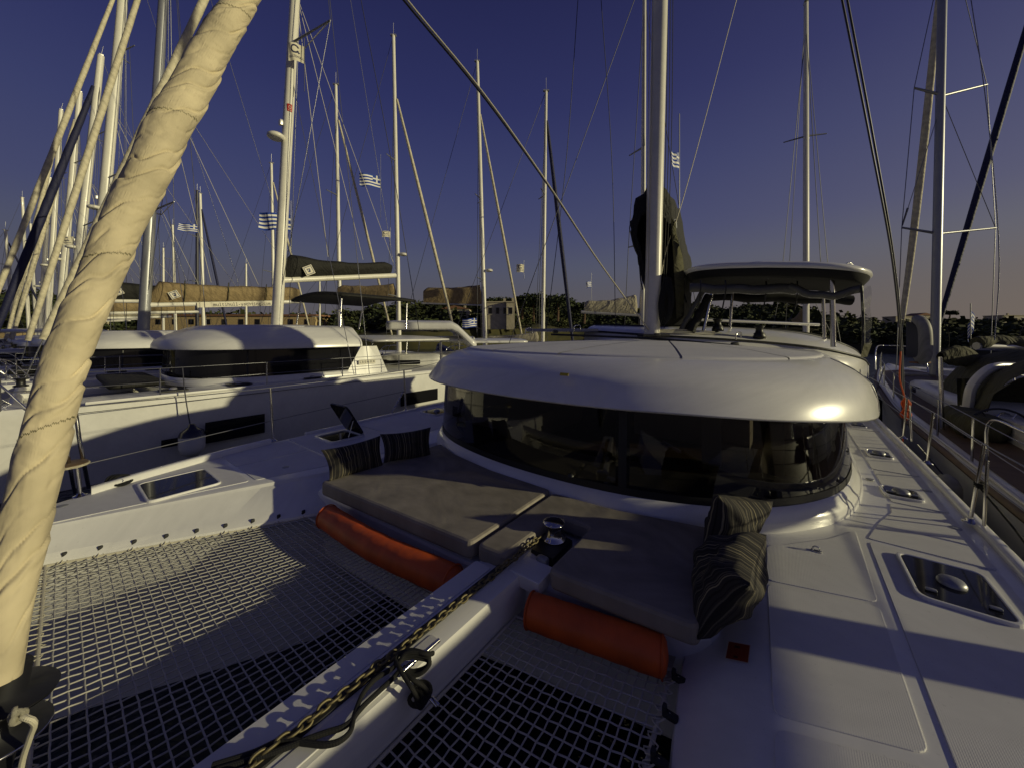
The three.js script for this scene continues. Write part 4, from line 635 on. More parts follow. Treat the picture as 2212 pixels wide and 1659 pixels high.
  const b = o.boom; if (b) {
    part(T, 'boom', tube([V(0, b.y0, -.2), V(0, b.y1, -b.len)], .11, 2, 12, false), M.whitePaint); const cv = part(T, 'sail_cover', bagGeo(b.y0 + .1, b.t0, b.y1 + .08, b.t1, b.len - .5, b.w ?? .3, o.X), b.mat);
    if (b.emblem) { const g = new THREE.PlaneGeometry(.34, .34); g.rotateZ(.5).rotateY(Math.PI / 2 - .05).translate((b.w ?? .3) * .99 + .045, lerp(b.y0, b.t0, .45), -.95); part(cv, 'emblem', g, std(0xffffff, .7, { map: emblemTex })); }
    if (b.text) { const g = new THREE.PlaneGeometry(3.7, .25); g.rotateY(Math.PI / 2).translate(.165, 0, 0); g.rotateX(Math.atan2(b.y1 - b.y0, b.len)); g.translate(0, lerp(b.y0, b.y1, .52) - .06, -b.len * .55); const br = part(T, 'boom_text', g, std(0xffffff, .6, { map: siteText })); }
    if (b.straps) for (const f of b.straps) { const y = lerp(b.y0, b.y1, f), t = lerp(b.t0, b.t1, f); part(cv, 'cover_strap', tube([V(.34, t + .02, -f * b.len), V(.3, t - .1, -f * b.len), V(.37, lerp(y, t, .5), -f * b.len), V(.2, y + .1, -f * b.len)], .02, 12, 5), M.coverOlive); }
    part(T, 'topping_lift', rod(V(0, b.y1, -b.len), mastAt(mh), .012, .012, 4), M.wire);
    for (const f of [.35, .65, .95]) part(T, 'lazy_jack', rod(V(.2, lerp(b.t0, b.t1, f), -b.len * f), mastAt(lerp(rt, mh, .55)).add(V(.12, 0, 0)), .009, .009, 4), M.rope);
  }
  // rig
  const foot = V(0, sh + .15, bow - .35), hound = mastAt(lerp(rt, mh, .93)); const cs = foot.clone().lerp(hound, .05), ce = foot.clone().lerp(hound, .95);
  part(T, 'forestay', rod(foot, hound, .014, .014, 4), M.wire);
  const gn = part(T, 'furled_genoa', tube(Array.from({ length: 12 }, (_, i) => cs.clone().lerp(ce, i / 11)), t => (o.genoaR ?? .15) * (.55 + .45 * Math.sin(Math.PI * clamp(.12 + t * .8, 0, 1))) * (1 + .03 * Math.sin(t * 90)), 70, 10), o.genoa ?? M.genoaWhite);
  part(T, 'furling_drum', lathe([[0, 0], [.12, 0], [.12, .03], [.07, .05], [.07, .16], [.12, .18], [.12, .2], [0, .21]], 14).translate(foot.x, foot.y, foot.z), M.black);
  if (o.clew) { const p = f => foot.clone().lerp(hound, f), a = p(o.clew), bq = p(o.clew + .075), c = p(o.clew + .016).addScaledVector(RT, .62); part(gn, 'sail_clew', loft(Array.from({ length: 9 }, (_, i) => Array.from({ length: 7 }, (_, j) => { const f = i / 8, q = j / 6, m = a.clone().lerp(bq, f); return m.lerp(c, q * (1 - .0)).add(V(.02 * Math.sin(j * 2 + i), 0, 0)); }))), o.genoa ?? M.genoaWhite); }
  for (const k of [-1, 1]) { part(T, 'shroud', rod(V(k * (hb - .25), sh, -1.6), hound, .013, .013, 4), M.wire); part(T, 'shroud', rod(V(k * (hb - .3), sh, -1.1), mastAt(lerp(rt, mh, .42)), .011, .011, 4), M.wire); const [f, hf] = (o.spr ?? [[.38, 1.35]])[0], y = lerp(rt, mh, f); part(T, 'shroud', rod(mastAt(y).add(V(k * hf, .3, -.55)), hound, .012, .012, 4), M.wire); part(T, 'shroud', rod(mastAt(y).add(V(k * hf, .3, -.55)), mastAt(rt + .5), .012, .012, 4), M.wire); }
  part(ms, 'radar', lathe([[0, 0], [.2, 0], [.28, .05], [.28, .14], [.2, .2], [0, .22]], 14).translate(0, lerp(rt, mh, .3), .35 - rake * .3), M.whitePaint); part(ms, 'mast_light', box(0, lerp(rt, mh, .33), mr + .05 - rake * .33, .16, .2, .12, .03), M.alu);
  // rails
  for (const k of o.detail ? [-1, 1] : [1]) { const tops = []; for (let z = bow - .2; z > -aft + 1; z -= 2.05) { const x = k * (hb - .1 - .35 * smooth(bow - 2, bow, z)); const p = V(x, sh, z), t = V(x, sh + .64, z); tops.push(t); part(T, 'stanchion', rod(p, t, .016, .014, 6), M.steel); } for (const dy of [0, -.3]) part(T, 'lifeline', tube(tops.map(t => t.clone().add(V(0, dy, 0))), .008, 2 * tops.length, 4), M.wire); }
  for (const k of [-1, 1]) part(T, 'pulpit', tube([V(k * (hb - .35), sh, bow - .5), V(k * (hb - .5), sh + .6, bow - .1), V(k * (hb - 1.15), sh + .62, bow + .25), V(k * (hb - 1.3), sh, bow - .3)], .018, 20, 6), M.steel);
  if (o.detail) for (const [x, z, w] of [[hb - .95, bow - 2.6, .5], [hb - .9, bow - 3.9, .5], [hb - .8, 0, .4]]) { const h = part(T, 'deck_hatch', box(x, sh + .045, z, w, .04, .5, .02), M.black); part(h, 'hatch_vent', lathe([[0, .05], [.06, .045], [.08, 0]], 12).translate(x, sh + .06, z), M.alu); }
  return { T, mastAt, rt, hb, sh };
}
const nb1 = cat({ label: 'nearest moored catamaran on the left with long hull windows and a black sail cover', X: -14.5, s: 5.05, beam: 7.2, sheer: 1.68, bow: 5.75, aft: 7.2, mastH: 25.6, rake: 1.1, mastR: .18, roofTop: 3.36, edge: 2.64, yw: 1.86, cabW: 2.75, cabFront: 2.9, cabAft: 1.55, detail: true, ports: [[2.3, 3.52, .5, 1.0], [1.55, 1.95, .58, .76], [7.7, 9.4, .5, .95]], boom: { y0: 5.02, y1: 5.78, t0: 5.95, t1: 6.35, len: 4.9, w: .3, mat: M.coverBlack, emblem: true }, hardtop: [4.62, 2.0, -1.2, -4.6, M.coverBlack], genoaR: .105, clew: .165, spr: [[.47, 1.75]] });
const nb2 = cat({ label: 'second moored catamaran on the left with grey mast and lettered boom under a beige cover', X: -22.6, s: 2.65, beam: 7, sheer: 1.6, bow: 3.6, aft: 8, mastH: 24.5, rake: .9, mastR: .2, mastMat: M.aluGrey, roofTop: 3.2, edge: 2.5, cabFront: 2.2, detail: true, boom: { y0: 4.36, y1: 4.95, t0: 5.45, t1: 5.8, len: 6.6, w: .34, mat: M.cover, emblem: true, text: true, straps: [.2, .45, .7] }, genoaR: .11, spr: [[.52, 1.5], [.25, 1.4]] });
cat({ label: 'third moored catamaran on the left with a low black sail cover and a white mast', X: -30.5, s: 1.6, sheer: 1.6, bow: 4.1, mastH: 26, rake: 1.35, mastR: .26, roofTop: 3.1, edge: 2.5, cabFront: 1.8, boom: { y0: 4.9, y1: 5.3, t0: 6.1, t1: 6.0, len: 7, w: .36, mat: M.coverBlack, emblem: true, text: true }, genoaR: .12 });
cat({ label: 'fourth moored catamaran on the left, its whole white mast with top fitting in view', X: -37.5, s: 1.0, sheer: 1.5, bow: 3.5, mastH: 22.2, rake: 1.35, mastR: .24, roofTop: 2.9, edge: 2.3, cabFront: 1.8, boom: { y0: 4.4, y1: 4.8, t0: 5.4, t1: 5.4, len: 6.5, w: .34, mat: M.cover }, genoa: M.coverNavy, genoaR: .2, sunbed: true });
cat({ label: 'fifth moored catamaran on the left with a shorter white mast and beige cover', X: -45, s: .6, sheer: 1.5, bow: 2.6, mastH: 22.4, rake: 1.1, mastR: .22, roofTop: 2.9, edge: 2.3, cabFront: 1.8, boom: { y0: 4.2, y1: 4.6, t0: 5.0, t1: 5.2, len: 6.5, w: .34, mat: M.coverPale } });
cat({ label: 'sixth moored catamaran on the left, small behind the furled forestays', X: -53, s: .1, sheer: 1.5, bow: 2.6, mastH: 23.6, rake: .8, mastR: .2, roofTop: 2.9, edge: 2.3, cabFront: 1.8, boom: { y0: 4.2, y1: 4.6, t0: 5.0, t1: 5.2, len: 6.5, w: .34, mat: M.coverOlive } });
cat({ label: 'farthest moored catamaran at the left edge, with a low mast', X: -62, s: -.3, sheer: 1.5, bow: 2.6, mastH: 19.5, rake: .6, mastR: .2, roofTop: 2.9, edge: 2.3, cabFront: 1.8, boom: { y0: 4.2, y1: 4.6, t0: 5.0, t1: 5.2, len: 6.5, w: .34, mat: M.cover } });
{ // fender hung on the nearest catamaran
  const x = -10.66, s0 = 2.02, p = W(x, s0, .55), T = thing('fender', 'grey white fender with a dark top hanging on the neighbouring hull', 'fender', p.clone());
  part(T, 'fender_body', lathe([[0, 0], [.1, .02], [.2, .1], [.235, .22], [.235, .45], [.2, .55], [.12, .6]], 22).translate(p.x, p.y - .22, p.z), M.gelFar); part(T, 'fender_cap', lathe([[.235, .46], [.2, .56], [.12, .62], [.07, .66], [.05, .72], [0, .73]].map(q => [q[0] * 1.03, q[1] + .01]), 22).translate(p.x, p.y - .22, p.z), M.hullDark); part(T, 'fender_line', tube([W(x, s0, .8), W(x - .1, s0 - .1, 1.75), W(x - .1, s0 - .14, 2.32)], .012, 8, 5), M.wireDark);
}

// ---- monohulls
function yacht(o) {                                                 // mast at local origin, bow along +z
  const b = at(o.u, 720, o.d); b.y = 0; const T = local(thing(o.name ?? 'sailing_yacht', o.label, 'sailboat', b, 'sailing yachts across the marina', o.head));
  const L0 = o.bow ?? 4.6, L1 = o.aft ?? 7, w = o.w ?? 1.9, sh = o.sheer ?? 1.3, mh = EYE + (V0 - o.vt) / F * o.d, rt = sh + .55, lean = o.lean ?? [0, 0], mastAt = y => V(lean[0] * (y - rt) / (mh - rt), y, lean[1] * (y - rt) / (mh - rt));
  const st = []; for (let i = 0; i <= 12; i++) { const f = i / 12, z = lerp(L0 + .5, -L1, f), k = w * (.03 + .97 * Math.pow(Math.sin(Math.PI * clamp(.03 + f * .72, 0, 1)), .75)), y = sh + .25 * (1 - f) ** 2; st.push([[-.4, -.3], [-.85, .3], [-1, y - .1], [-.96, y], [0, y + .06], [.96, y], [1, y - .1], [.85, .3], [.4, -.3]].map(([a, c]) => V(a * k, c, z))); }
  part(T, 'hull', [crease(loft(st), 30), cap(st[0]), cap(st[12])], o.hull ?? M.gelFar);
  part(T, 'coachroof', softBox(w * 1.25, .5, 4.2, .18, 8, 3, 10, q => { q.x *= 1 - .25 * smooth(0, 2.1, q.z); q.y -= .16 * smooth(0, 2.1, q.z); }).translate(0, sh + .25, -.4), M.gelFar); part(T, 'cabin_window', box(0, sh + .3, -.6, w * 1.24 + .02, .14, 2.6, .04), M.glassDark);
  part(T, 'sprayhood', loft(Array.from({ length: 7 }, (_, i) => Array.from({ length: 9 }, (_, j) => { const a = j / 8 * Math.PI, f = i / 6; return V(Math.cos(a) * w * .62, sh + .3 + Math.sin(a) * .75 * Math.pow(f, .6), -2.4 - f * 1.1); }))), o.hood ?? M.coverNavy);
  if (o.bimini) part(T, 'bimini', [softBox(w * 1.5, .1, 2.2, .04, 8, 2, 6, q => { q.y -= .2 * (q.x / w) ** 2; }).translate(0, sh + 2.1, -5.2), ...[-1, 1].map(k => rod(V(k * w * .7, sh, -5), V(k * w * .6, sh + 2, -4.6), .02))], o.bimini);
  const mr = o.mr ?? .11, ms = part(T, 'mast', tube([mastAt(sh), mastAt(lerp(rt, mh, .5)), mastAt(mh)], t => mr * lerp(1, .7, t * t), 8, 10), o.mast ?? M.whitePaint); part(ms, 'mast_head', [rod(mastAt(mh), mastAt(mh).add(V(0, .9, 0)), .012), box(mastAt(mh).x, mh, mastAt(mh).z, .2, .08, .4)], M.alu);
  for (const f of o.spr ?? [.4, .7]) spreaders(ms, mastAt, lerp(rt, mh, f), 1.15 - .3 * f, .35, M.aluGrey, .06);
  const len = o.boom ?? 4.6, by = sh + 1.15 + (o.boomUp ?? 0);
  if (len) { part(T, 'boom', tube([V(0, by, -.1), V(0, by + .15, -len)], .075, 2, 8, false), M.alu); part(T, 'sail_cover', bagGeo(by + .05, by + (o.coverH ?? .8), by + .2, by + (o.coverEnd ?? .45), len - .4, .2, o.u), o.cover ?? M.cover); }
  const foot = V(0, sh + .35, L0), hd = mastAt(lerp(rt, mh, o.frac ?? .93)); part(T, 'forestay', rod(foot, hd, .016, .016, 4), M.wireDark); if (o.genoa) part(T, 'furled_genoa', tube(Array.from({ length: 8 }, (_, i) => foot.clone().lerp(hd, .04 + .92 * i / 7)), t => (o.gr ?? .1) * (.6 + .4 * Math.sin(Math.PI * t)), 20, 8), o.genoa);
  part(T, 'backstay', rod(V(0, sh, -L1 + .2), mastAt(mh), .016, .016, 4), M.wireDark);
  for (const k of [-1, 1]) { const f = (o.spr ?? [.4])[0], sp = mastAt(lerp(rt, mh, f)).add(V(k * (1.15 - .3 * f), .06, -.35)); part(T, 'shroud', rod(V(k * w * .92, sh, -.4), sp, .016, .016, 4), M.wireDark); part(T, 'shroud', rod(sp, hd, .016, .016, 4), M.wireDark); part(T, 'shroud', rod(V(k * w * .9, sh, .3), mastAt(lerp(rt, mh, f)), .016, .016, 4), M.wireDark); }
  part(T, 'pulpit', tube([V(-w * .5, sh + .15, L0 - 1), V(-w * .35, sh + .8, L0 - .7), V(0, sh + .85, L0 + .35), V(w * .35, sh + .8, L0 - .7), V(w * .5, sh + .15, L0 - 1)], .018, 20, 5), M.steel);
  if (o.radar) part(ms, 'radar', lathe([[0, 0], [.22, 0], [.28, .06], [.24, .18], [0, .2]], 12).translate(0, lerp(rt, mh, o.radar), .3), M.whitePaint);
  return { T, mastAt, mh };
}
const SIDE = Math.PI - (Math.PI / 2 - YAW);                          // bow towards the right of the picture
yacht({ label: 'white masted yacht behind the black sail cover, its furled sail slanting right', u: 735, d: 27, vt: 182, head: SIDE, bow: 4.2, lean: [0, -.35], genoa: M.genoaWhite, gr: .1, radar: .22, spr: [.28, .58], mr: .15, frac: .9 });
yacht({ label: 'tall masted yacht with tan sail cover right of the black sail cover', u: 862, d: 26, vt: 76, head: SIDE, bow: 4.4, lean: [0, -.42], genoa: M.genoaWhite, gr: .12, radar: .3, spr: [.17, .6], mr: .17, frac: .83, coverH: 1.15, coverEnd: 1.05, boomUp: 3.1, boom: 4.6 });
yacht({ label: 'yacht with a large folded tan sail cover left of its white mast', u: 1048, d: 27, vt: 132, head: SIDE, bow: 3.0, lean: [0, -.6], genoa: M.genoaWhite, gr: .1, radar: .27, spr: [.24, .52], mr: .17, frac: .85, coverH: 1.55, coverEnd: 1.35, boomUp: 2.75, boom: 4.8 });
yacht({ label: 'yacht with a dark blue furled forestay left of the catamaran roof', u: 1172, d: 25, vt: 196, head: SIDE, bow: 2.2, lean: [0, .25], genoa: M.coverNavy, gr: .15, spr: [.22, .6], mr: .14, frac: .92, cover: M.coverPale, boom: 4 });
yacht({ label: 'yacht with a pale bundled sail cover just behind the catamaran mast', u: 1388, d: 17, vt: -60, head: SIDE, bow: 3, lean: [0, .1], spr: [.3, .55], mr: .12, cover: M.coverPale, coverH: 1.0, coverEnd: .7, boomUp: 1.5, boom: 2.9, hood: M.coverNavy });
yacht({ label: 'yacht whose mast rises into the sky right behind the bimini', u: 1742, d: 20, vt: 4, head: YAW - .5, bow: 4, lean: [0, 0], spr: [.2, .62], mr: .15, cover: M.cover, coverH: 1.0, boomUp: 1.1, boom: 3.4, bimini: M.coverOlive });
yacht({ label: 'yacht with a thin dark mast left of the white mast behind the beige cover', u: 425, d: 48, vt: 412, head: SIDE, bow: 4, mast: M.wireDark, mr: .2, cover: M.coverOlive }); yacht({ label: 'white masted yacht beside the thin dark mast above the beige cover', u: 440, d: 46, vt: 418, head: SIDE, bow: 3.4, lean: [0, -.5], genoa: M.coverNavy, gr: .14, mr: .2 });
yacht({ label: 'small far yacht with a short white mast above the beige cover', u: 379, d: 56, vt: 486, head: SIDE, bow: 4, lean: [0, -.5], mr: .2 }); yacht({ label: 'tiny far yacht mast nearest the grey mast', u: 352, d: 60, vt: 536, head: SIDE, bow: 4, mr: .18 }); yacht({ label: 'tiny far yacht mast between the white mast and the black cover', u: 531, d: 62, vt: 570, head: SIDE, bow: 4, mr: .18 });
yacht({ label: 'yacht hidden by the nearest left mast, its mast top showing beside it', u: 592, d: 36, vt: 352, head: SIDE, bow: 4, lean: [0, -.3], mr: .16, genoa: M.genoaWhite });
yacht({ label: 'low far yacht with a beige cover below the black sail cover', u: 690, d: 42, vt: 600, head: SIDE, bow: 4, mr: .12, cover: M.coverPale }); yacht({ label: 'yacht with a short mast at the far left quay', u: 62, d: 52, vt: 430, head: YAW + Math.PI, bow: 4, mr: .2, lean: [.2, -.6] }); yacht({ label: 'yacht with a short mast beside the left arcade', u: 78, d: 58, vt: 486, head: YAW + Math.PI, bow: 4, mr: .2, lean: [.2, -.6] });
yacht({ label: 'white yacht moored stern on at the far left quay', u: 30, d: 40, vt: 500, head: YAW + Math.PI, bow: 4, mr: .16, lean: [.3, -.5], genoa: M.coverNavy });
yacht({ label: 'yacht at the right edge with a dark blue furled forestay', u: 2290, d: 15, vt: -250, head: YAW - Math.PI / 2 - .2, bow: 4.6, spr: [.25, .5], genoa: M.coverNavy, gr: .12, boom: 0, mr: .12, bimini: M.coverOlive });
{ // motor launches with hardtops beyond the neighbouring catamarans
  const launch = (label, u, d, head, L, w, top, hy = 2.2, ht = .2) => { const b = at(u, 720, d); b.y = 0; const T = local(thing('motor_launch', label, 'boat', b, 'launches behind the catamarans', head)), sh = 1.1, st = []; for (let i = 0; i <= 10; i++) { const f = i / 10, z = lerp(L / 2, -L / 2, f), k = w * (.05 + .95 * Math.pow(clamp(f / .5, 0, 1), .6)), y = sh + .4 * (1 - f) ** 2; st.push([[-.6, -.3], [-.9, .3], [-1, y], [0, y + .05], [1, y], [.9, .3], [.6, -.3]].map(([a, c]) => V(a * k, c, z))); } part(T, 'hull', [crease(loft(st)), cap(st[10])], M.gelFar); part(T, 'wheelhouse', softBox(w * 1.5, 1, L * .35, .2, 6, 4, 6, q => { q.z -= .3 * (q.y + .5); }).translate(0, sh + .5, 0), M.gelFar); part(T, 'windscreen', box(0, sh + .62, L * .02, w * 1.51, .36, L * .3, .1), M.glassDark); const h = part(T, 'hardtop', softBox(w * 1.9, ht, L * .5, Math.min(.12, ht * .4), 8, 3, 14, q => { q.y -= .12 * (q.x / w) ** 2 + (top ? .95 * smooth(L * .1, L * .26, -q.z) : 0); }).translate(0, sh + hy, -L * .14), M.gelFar); for (const k of [-1, 1]) part(h, 'hardtop_post', rod(V(k * w * .8, sh, -L * .3), V(k * w * .8, sh + hy - .1, -L * .28), .04), M.steel); part(T, 'cockpit_seat', box(0, sh + .3, -L * .34, w * 1.4, .5, .6, .08), M.coverPale); };
  launch('launch with a curved white hardtop right of the nearest catamaran cabin', 880, 18, SIDE + Math.PI + .25, 8.5, 1.5, true, 2.42, .42); launch('grey cabin launch behind the catamaran roof corner', 985, 19, SIDE, 8, 1.5, false, 1.75, .18); launch('dark decked launch partly hidden by the coachroof', 1090, 22, SIDE + .3, 9, 1.6, false, 1.6, .18); launch('white launch below the black bimini of the nearest catamaran', 700, 30, SIDE, 9, 1.6, false, 1.9, .2); launch('white launch far left behind the furled sails', 70, 24, YAW - 1.2, 8, 1.6, false); launch('white launch between the furled forestays at the left', 120, 31, YAW - 1, 9, 1.7, true);
}

// ---- the sloop moored alongside our port side, bow away from us
{
  const T = thing('sailing_sloop', 'dark shaded sloop moored alongside on the right with an arch and steering wheel', 'sailboat', W(3.7, 8, 0));
  const nearX = [[.5, 2.3], [2, 2.0], [6, 1.9], [12, 1.98], [16, 2.25], [18.5, 2.6], [20.3, 3.1]], farX = [[.5, 4.9], [2, 5.3], [6, 5.7], [12, 5.5], [16, 4.8], [18.5, 4.0], [20.3, 3.25]], shY = [[.5, 1.22], [6, 1.3], [12, 1.42], [20.3, 1.85]];
  const st = [.5, 2, 4, 6, 8, 10, 12, 14, 16, 17.5, 18.8, 19.7, 20.3].map(s => { const a = table(nearX, s), b = table(farX, s), y = table(shY, s), m = (a + b) / 2, h = (b - a) / 2; return [[-.5, -.4], [-.9, .3], [-1, y - .25], [-1.0, y - .02], [-.97, y], [0, y + .07], [.97, y], [1, y - .02], [1, y - .25], [.9, .3], [.5, -.4]].map(([p, q]) => W(m + p * h, s, q)); });
  part(T, 'hull', [crease(loft(st), 30), cap(st[0])], M.gelFar); const wy = s => table(shY, s), nx = s => table(nearX, s);
  part(T, 'rubbing_strake', tube([1, 4, 8, 12, 16, 19].map(s => W(nx(s) - .01, s, wy(s) - .06)), .05, 40, 7), M.teak); part(T, 'toe_rail', tube([1, 4, 8, 12, 16, 19].map(s => W(nx(s) + .05, s, wy(s) + .02)), .022, 40, 6), M.alu);
  part(T, 'hull_window', box(2.42, 1.05, -16.4, .04, .2, .5, .01, -.13), M.glassDark);
  part(T, 'coachroof', softBox(2.3, .55, 6, .2, 10, 3, 12, q => { q.x *= 1 - .3 * smooth(0, 3, -q.z); q.y -= .2 * smooth(0, 3, -q.z); }).translate(3.75, 1.6, -13.6), M.gelFar); part(T, 'cabin_window', box(2.68, 1.66, -12.6, .06, .18, 2.4, .02, .06), M.glassDark);
  part(T, 'teak_deck', loft([2.5, 5, 8, 11, 14, 16.5, 18.3].map(s => { const a = nx(s) + .16, b = table(farX, s) - .16, m = (a + b) / 2; return [W(a, s, wy(s) + .012), W(lerp(a, m, .5), s, wy(s) + .05), W(m, s, wy(s) + .085), W(lerp(m, b, .5), s, wy(s) + .05), W(b, s, wy(s) + .012)]; })), M.teak); part(T, 'side_light', box(2.3, 1.75, -17.9, .08, .12, .1, .02), M.black); part(T, 'deck_box', box(3.3, 1.66, -17.2, .8, .3, .7, .06), M.coverPale);
  part(T, 'cockpit_coaming', [box(2.85, 1.55, -7.4, .22, .42, 4.4, .06), box(4.9, 1.55, -7.4, .22, .42, 4.4, .06), box(3.9, 1.5, -9.7, 2.2, .4, .22, .06)], M.gelFar); part(T, 'cockpit_sole', box(3.9, 1.42, -7.4, 1.9, .04, 4.3), M.teak); part(T, 'helm_seat', box(3.5, 1.62, -6.1, .9, .4, .45, .08), M.coverPale);
  const wc = at(2160, 938, 5.75), wheel = part(T, 'steering_wheel', new THREE.TorusGeometry(.41, .017, 8, 44).rotateY(YAW - .35).translate(wc.x, wc.y, wc.z), M.black); for (let k = 0; k < 6; k++) part(wheel, 'spoke', rod(V(0, 0, 0), V(.4 * Math.cos(k * 1.047), .4 * Math.sin(k * 1.047), 0), .009).rotateY(YAW - .35).translate(wc.x, wc.y, wc.z), M.steel);
  const pd = at(2172, 940, 6.1); part(T, 'pedestal', [box(pd.x, pd.y - .25, pd.z, .34, .9, .3, .08, .4), box(pd.x, pd.y + .25, pd.z, .42, .12, .2, .05, .4)], M.gelFar); part(T, 'pedestal_guard', tube([at(2150, 960, 5.9), at(2152, 905, 5.95), at(2168, 892, 5.95), at(2186, 900, 5.95), at(2190, 960, 5.9)], .016, 22, 6), M.steel);
  // white arch, olive curtain, stainless pole
  part(T, 'arch', tube([at(2085, 935, 6.6), at(2092, 880, 6.6), at(2102, 834, 6.6), at(2140, 797, 6.6), at(2190, 792, 6.7), at(2260, 800, 7)], .075, 40, 8), M.whitePaint); part(T, 'arch', tube([at(2102, 850, 8.2), at(2125, 800, 8.2), at(2170, 785, 8.3), at(2240, 790, 8.5)], .06, 30, 8), M.whitePaint);
  part(T, 'canvas_panel', loft(Array.from({ length: 10 }, (_, i) => [2068, 2074, 2080, 2088, 2096].map((u, j) => at(u + (i / 9) * 3, lerp(818, 948, i / 9), 6.9 + .06 * Math.sin(j * 1.6 + i * .3))))), M.coverOlive); part(T, 'stern_pole', rod(at(2033, 772, 6.4), at(2037, 952, 6.4), .028, .03, 10), M.steel); part(T, 'pole_end', new THREE.SphereGeometry(.04, 12, 10).translate(...at(2037, 954, 6.4).toArray()), M.steel);
  part(T, 'rolled_canvas', loft(Array.from({ length: 11 }, (_, i) => { const f = i / 10, r = .3 * Math.sin(Math.PI * clamp(.12 + f * .8, 0, 1)); return Array.from({ length: 13 }, (_, j) => { const a = j / 12 * 6.283; return at(lerp(2032, 2122, f), 771 - 6 * Math.sin(f * 3) + 1 * i, 7.6).add(V(Math.cos(a) * r * .5 * (1 + .3 * noise.noise(i, j, 1)), Math.sin(a) * r * .72 * (1 + .25 * noise.noise(i * .7, j * .9, 4)), 0)); }); })), M.coverOlive);
  part(T, 'boom', tube([at(2110, 748, 9.2), at(2260, 752, 9)], .1, 2, 8, false), M.alu); part(T, 'sail_cover', tube([at(2112, 742, 9.2), at(2150, 738, 9.2), at(2200, 741, 9.1), at(2270, 742, 9)], t => .16 * (1 + .1 * Math.sin(t * 23)), 30, 10), M.coverOlive);
  part(T, 'sprayhood', loft(Array.from({ length: 7 }, (_, i) => Array.from({ length: 9 }, (_, j) => { const a = j / 8 * Math.PI, f = i / 6; return V(3.85 + Math.cos(a) * 1.15, 1.75 + Math.sin(a) * .85 * Math.pow(f, .6), -10.9 + f * 1.1); }))), M.coverOlive); part(T, 'cockpit_tent', loft(Array.from({ length: 10 }, (_, i) => Array.from({ length: 11 }, (_, j) => { const a = j / 10 * Math.PI, f = i / 9; return V(3.95 + Math.cos(a) * 1.2, 1.75 + Math.sin(a) * (.95 + .12 * Math.sin(f * 9)), -9.9 - f * 2.4); }))), M.coverOlive);
  part(T, 'dodger_frame', [tube([at(2120, 812, 7.8), at(2170, 806, 7.8), at(2212, 812, 7.8)], .02, 10, 6), rod(at(2125, 812, 7.8), at(2150, 870, 7.6), .018), rod(at(2190, 808, 7.8), at(2198, 880, 7.4), .018)], M.steel);
  part(T, 'cockpit_table', box(...at(2185, 862, 7.2).toArray(), .9, .05, .4, .02, .3), M.wood);
  // rails
  const tp = []; for (const s of [3.2, 4.7, 6.2, 7.7, 9.2, 11, 13, 15, 17, 18.8]) { const b = W(nx(s) + .08, s, wy(s)), t = b.clone().add(V(.01, .62, 0)); tp.push(t); part(T, 'stanchion', rod(b, t, .014, .013, 6), M.steel); } for (const dy of [0, -.3]) part(T, 'lifeline', tube(tp.map(t => t.clone().add(V(0, dy, 0))), .006, 24, 5), M.wire);
  part(T, 'pushpit', tube([W(2.08, 7.5, 1.33), W(2.06, 7.4, 1.95), W(2.1, 6.6, 2.0), W(2.12, 5.9, 1.95), W(2.14, 5.8, 1.32)], .017, 24, 7), M.steel);
  part(T, 'pulpit', tube([W(2.5, 18, 1.8), W(2.55, 18.3, 2.45), W(3.1, 20.2, 2.6), W(3.7, 18.3, 2.45), W(3.75, 18, 1.8)], .02, 26, 6), M.steel);
  // mast and rig
  const mb = at(2020, 712, 11.2), mv = at(2036, 0, 11.4), md = mv.clone().sub(mb); mb.y = 1.8; const mt = mv.clone().addScaledVector(md, .6), mA = f => mb.clone().lerp(mt, f);
  const ms = part(T, 'mast', tube([mb, mA(.5), mt], t => .115 * lerp(1, .85, t), 10, 14), M.aluGrey); for (const [v, a, b] of [[206, [1976, 190], [2133, 183]], [505, [1949, 492], [2152, 493]]]) for (const q of [a, b]) part(ms, 'spreader', rod(at(v === 206 ? 2039 : 2028, v, 11.3), at(q[0], q[1], 11.6), .045, .03, 6), M.aluGrey);
  part(ms, 'spreader_light', rod(at(1950, 488, 11.6), at(1962, 450, 11.6), .02, .03), M.black);
  for (const k of [[1976, 190, 1949, 492], [2133, 183, 2152, 493]]) { part(T, 'shroud', tube([at(2050, -150, 11.5), at(k[0], k[1], 11.6), at(k[2], k[3], 11.6), at(k[2] - 12, 800, 11.2)], .011, 3, 4, false), M.wire); part(T, 'shroud', rod(at(k[2], k[3], 11.6), at(2038, 215, 11.3), .01), M.wire); }
  part(T, 'forestay', tube([at(2030, -60, 12.5), at(1990, 380, 13), at(1948, 730, 13.6)], .012, 16, 5), M.wire); part(T, 'furled_genoa', tube([at(2033, -40, 12.4), at(1995, 330, 12.8), at(1968, 560, 13.2), at(1950, 690, 13.4)], t => .11 * (.7 + .3 * Math.sin(3 * t)), 40, 9), M.genoaWhite);
  part(T, 'backstay', tube([at(2090, -60, 9), at(2135, 250, 8.6), at(2160, 560, 8.3), at(2150, 735, 8)], .01, 16, 5), M.wire);
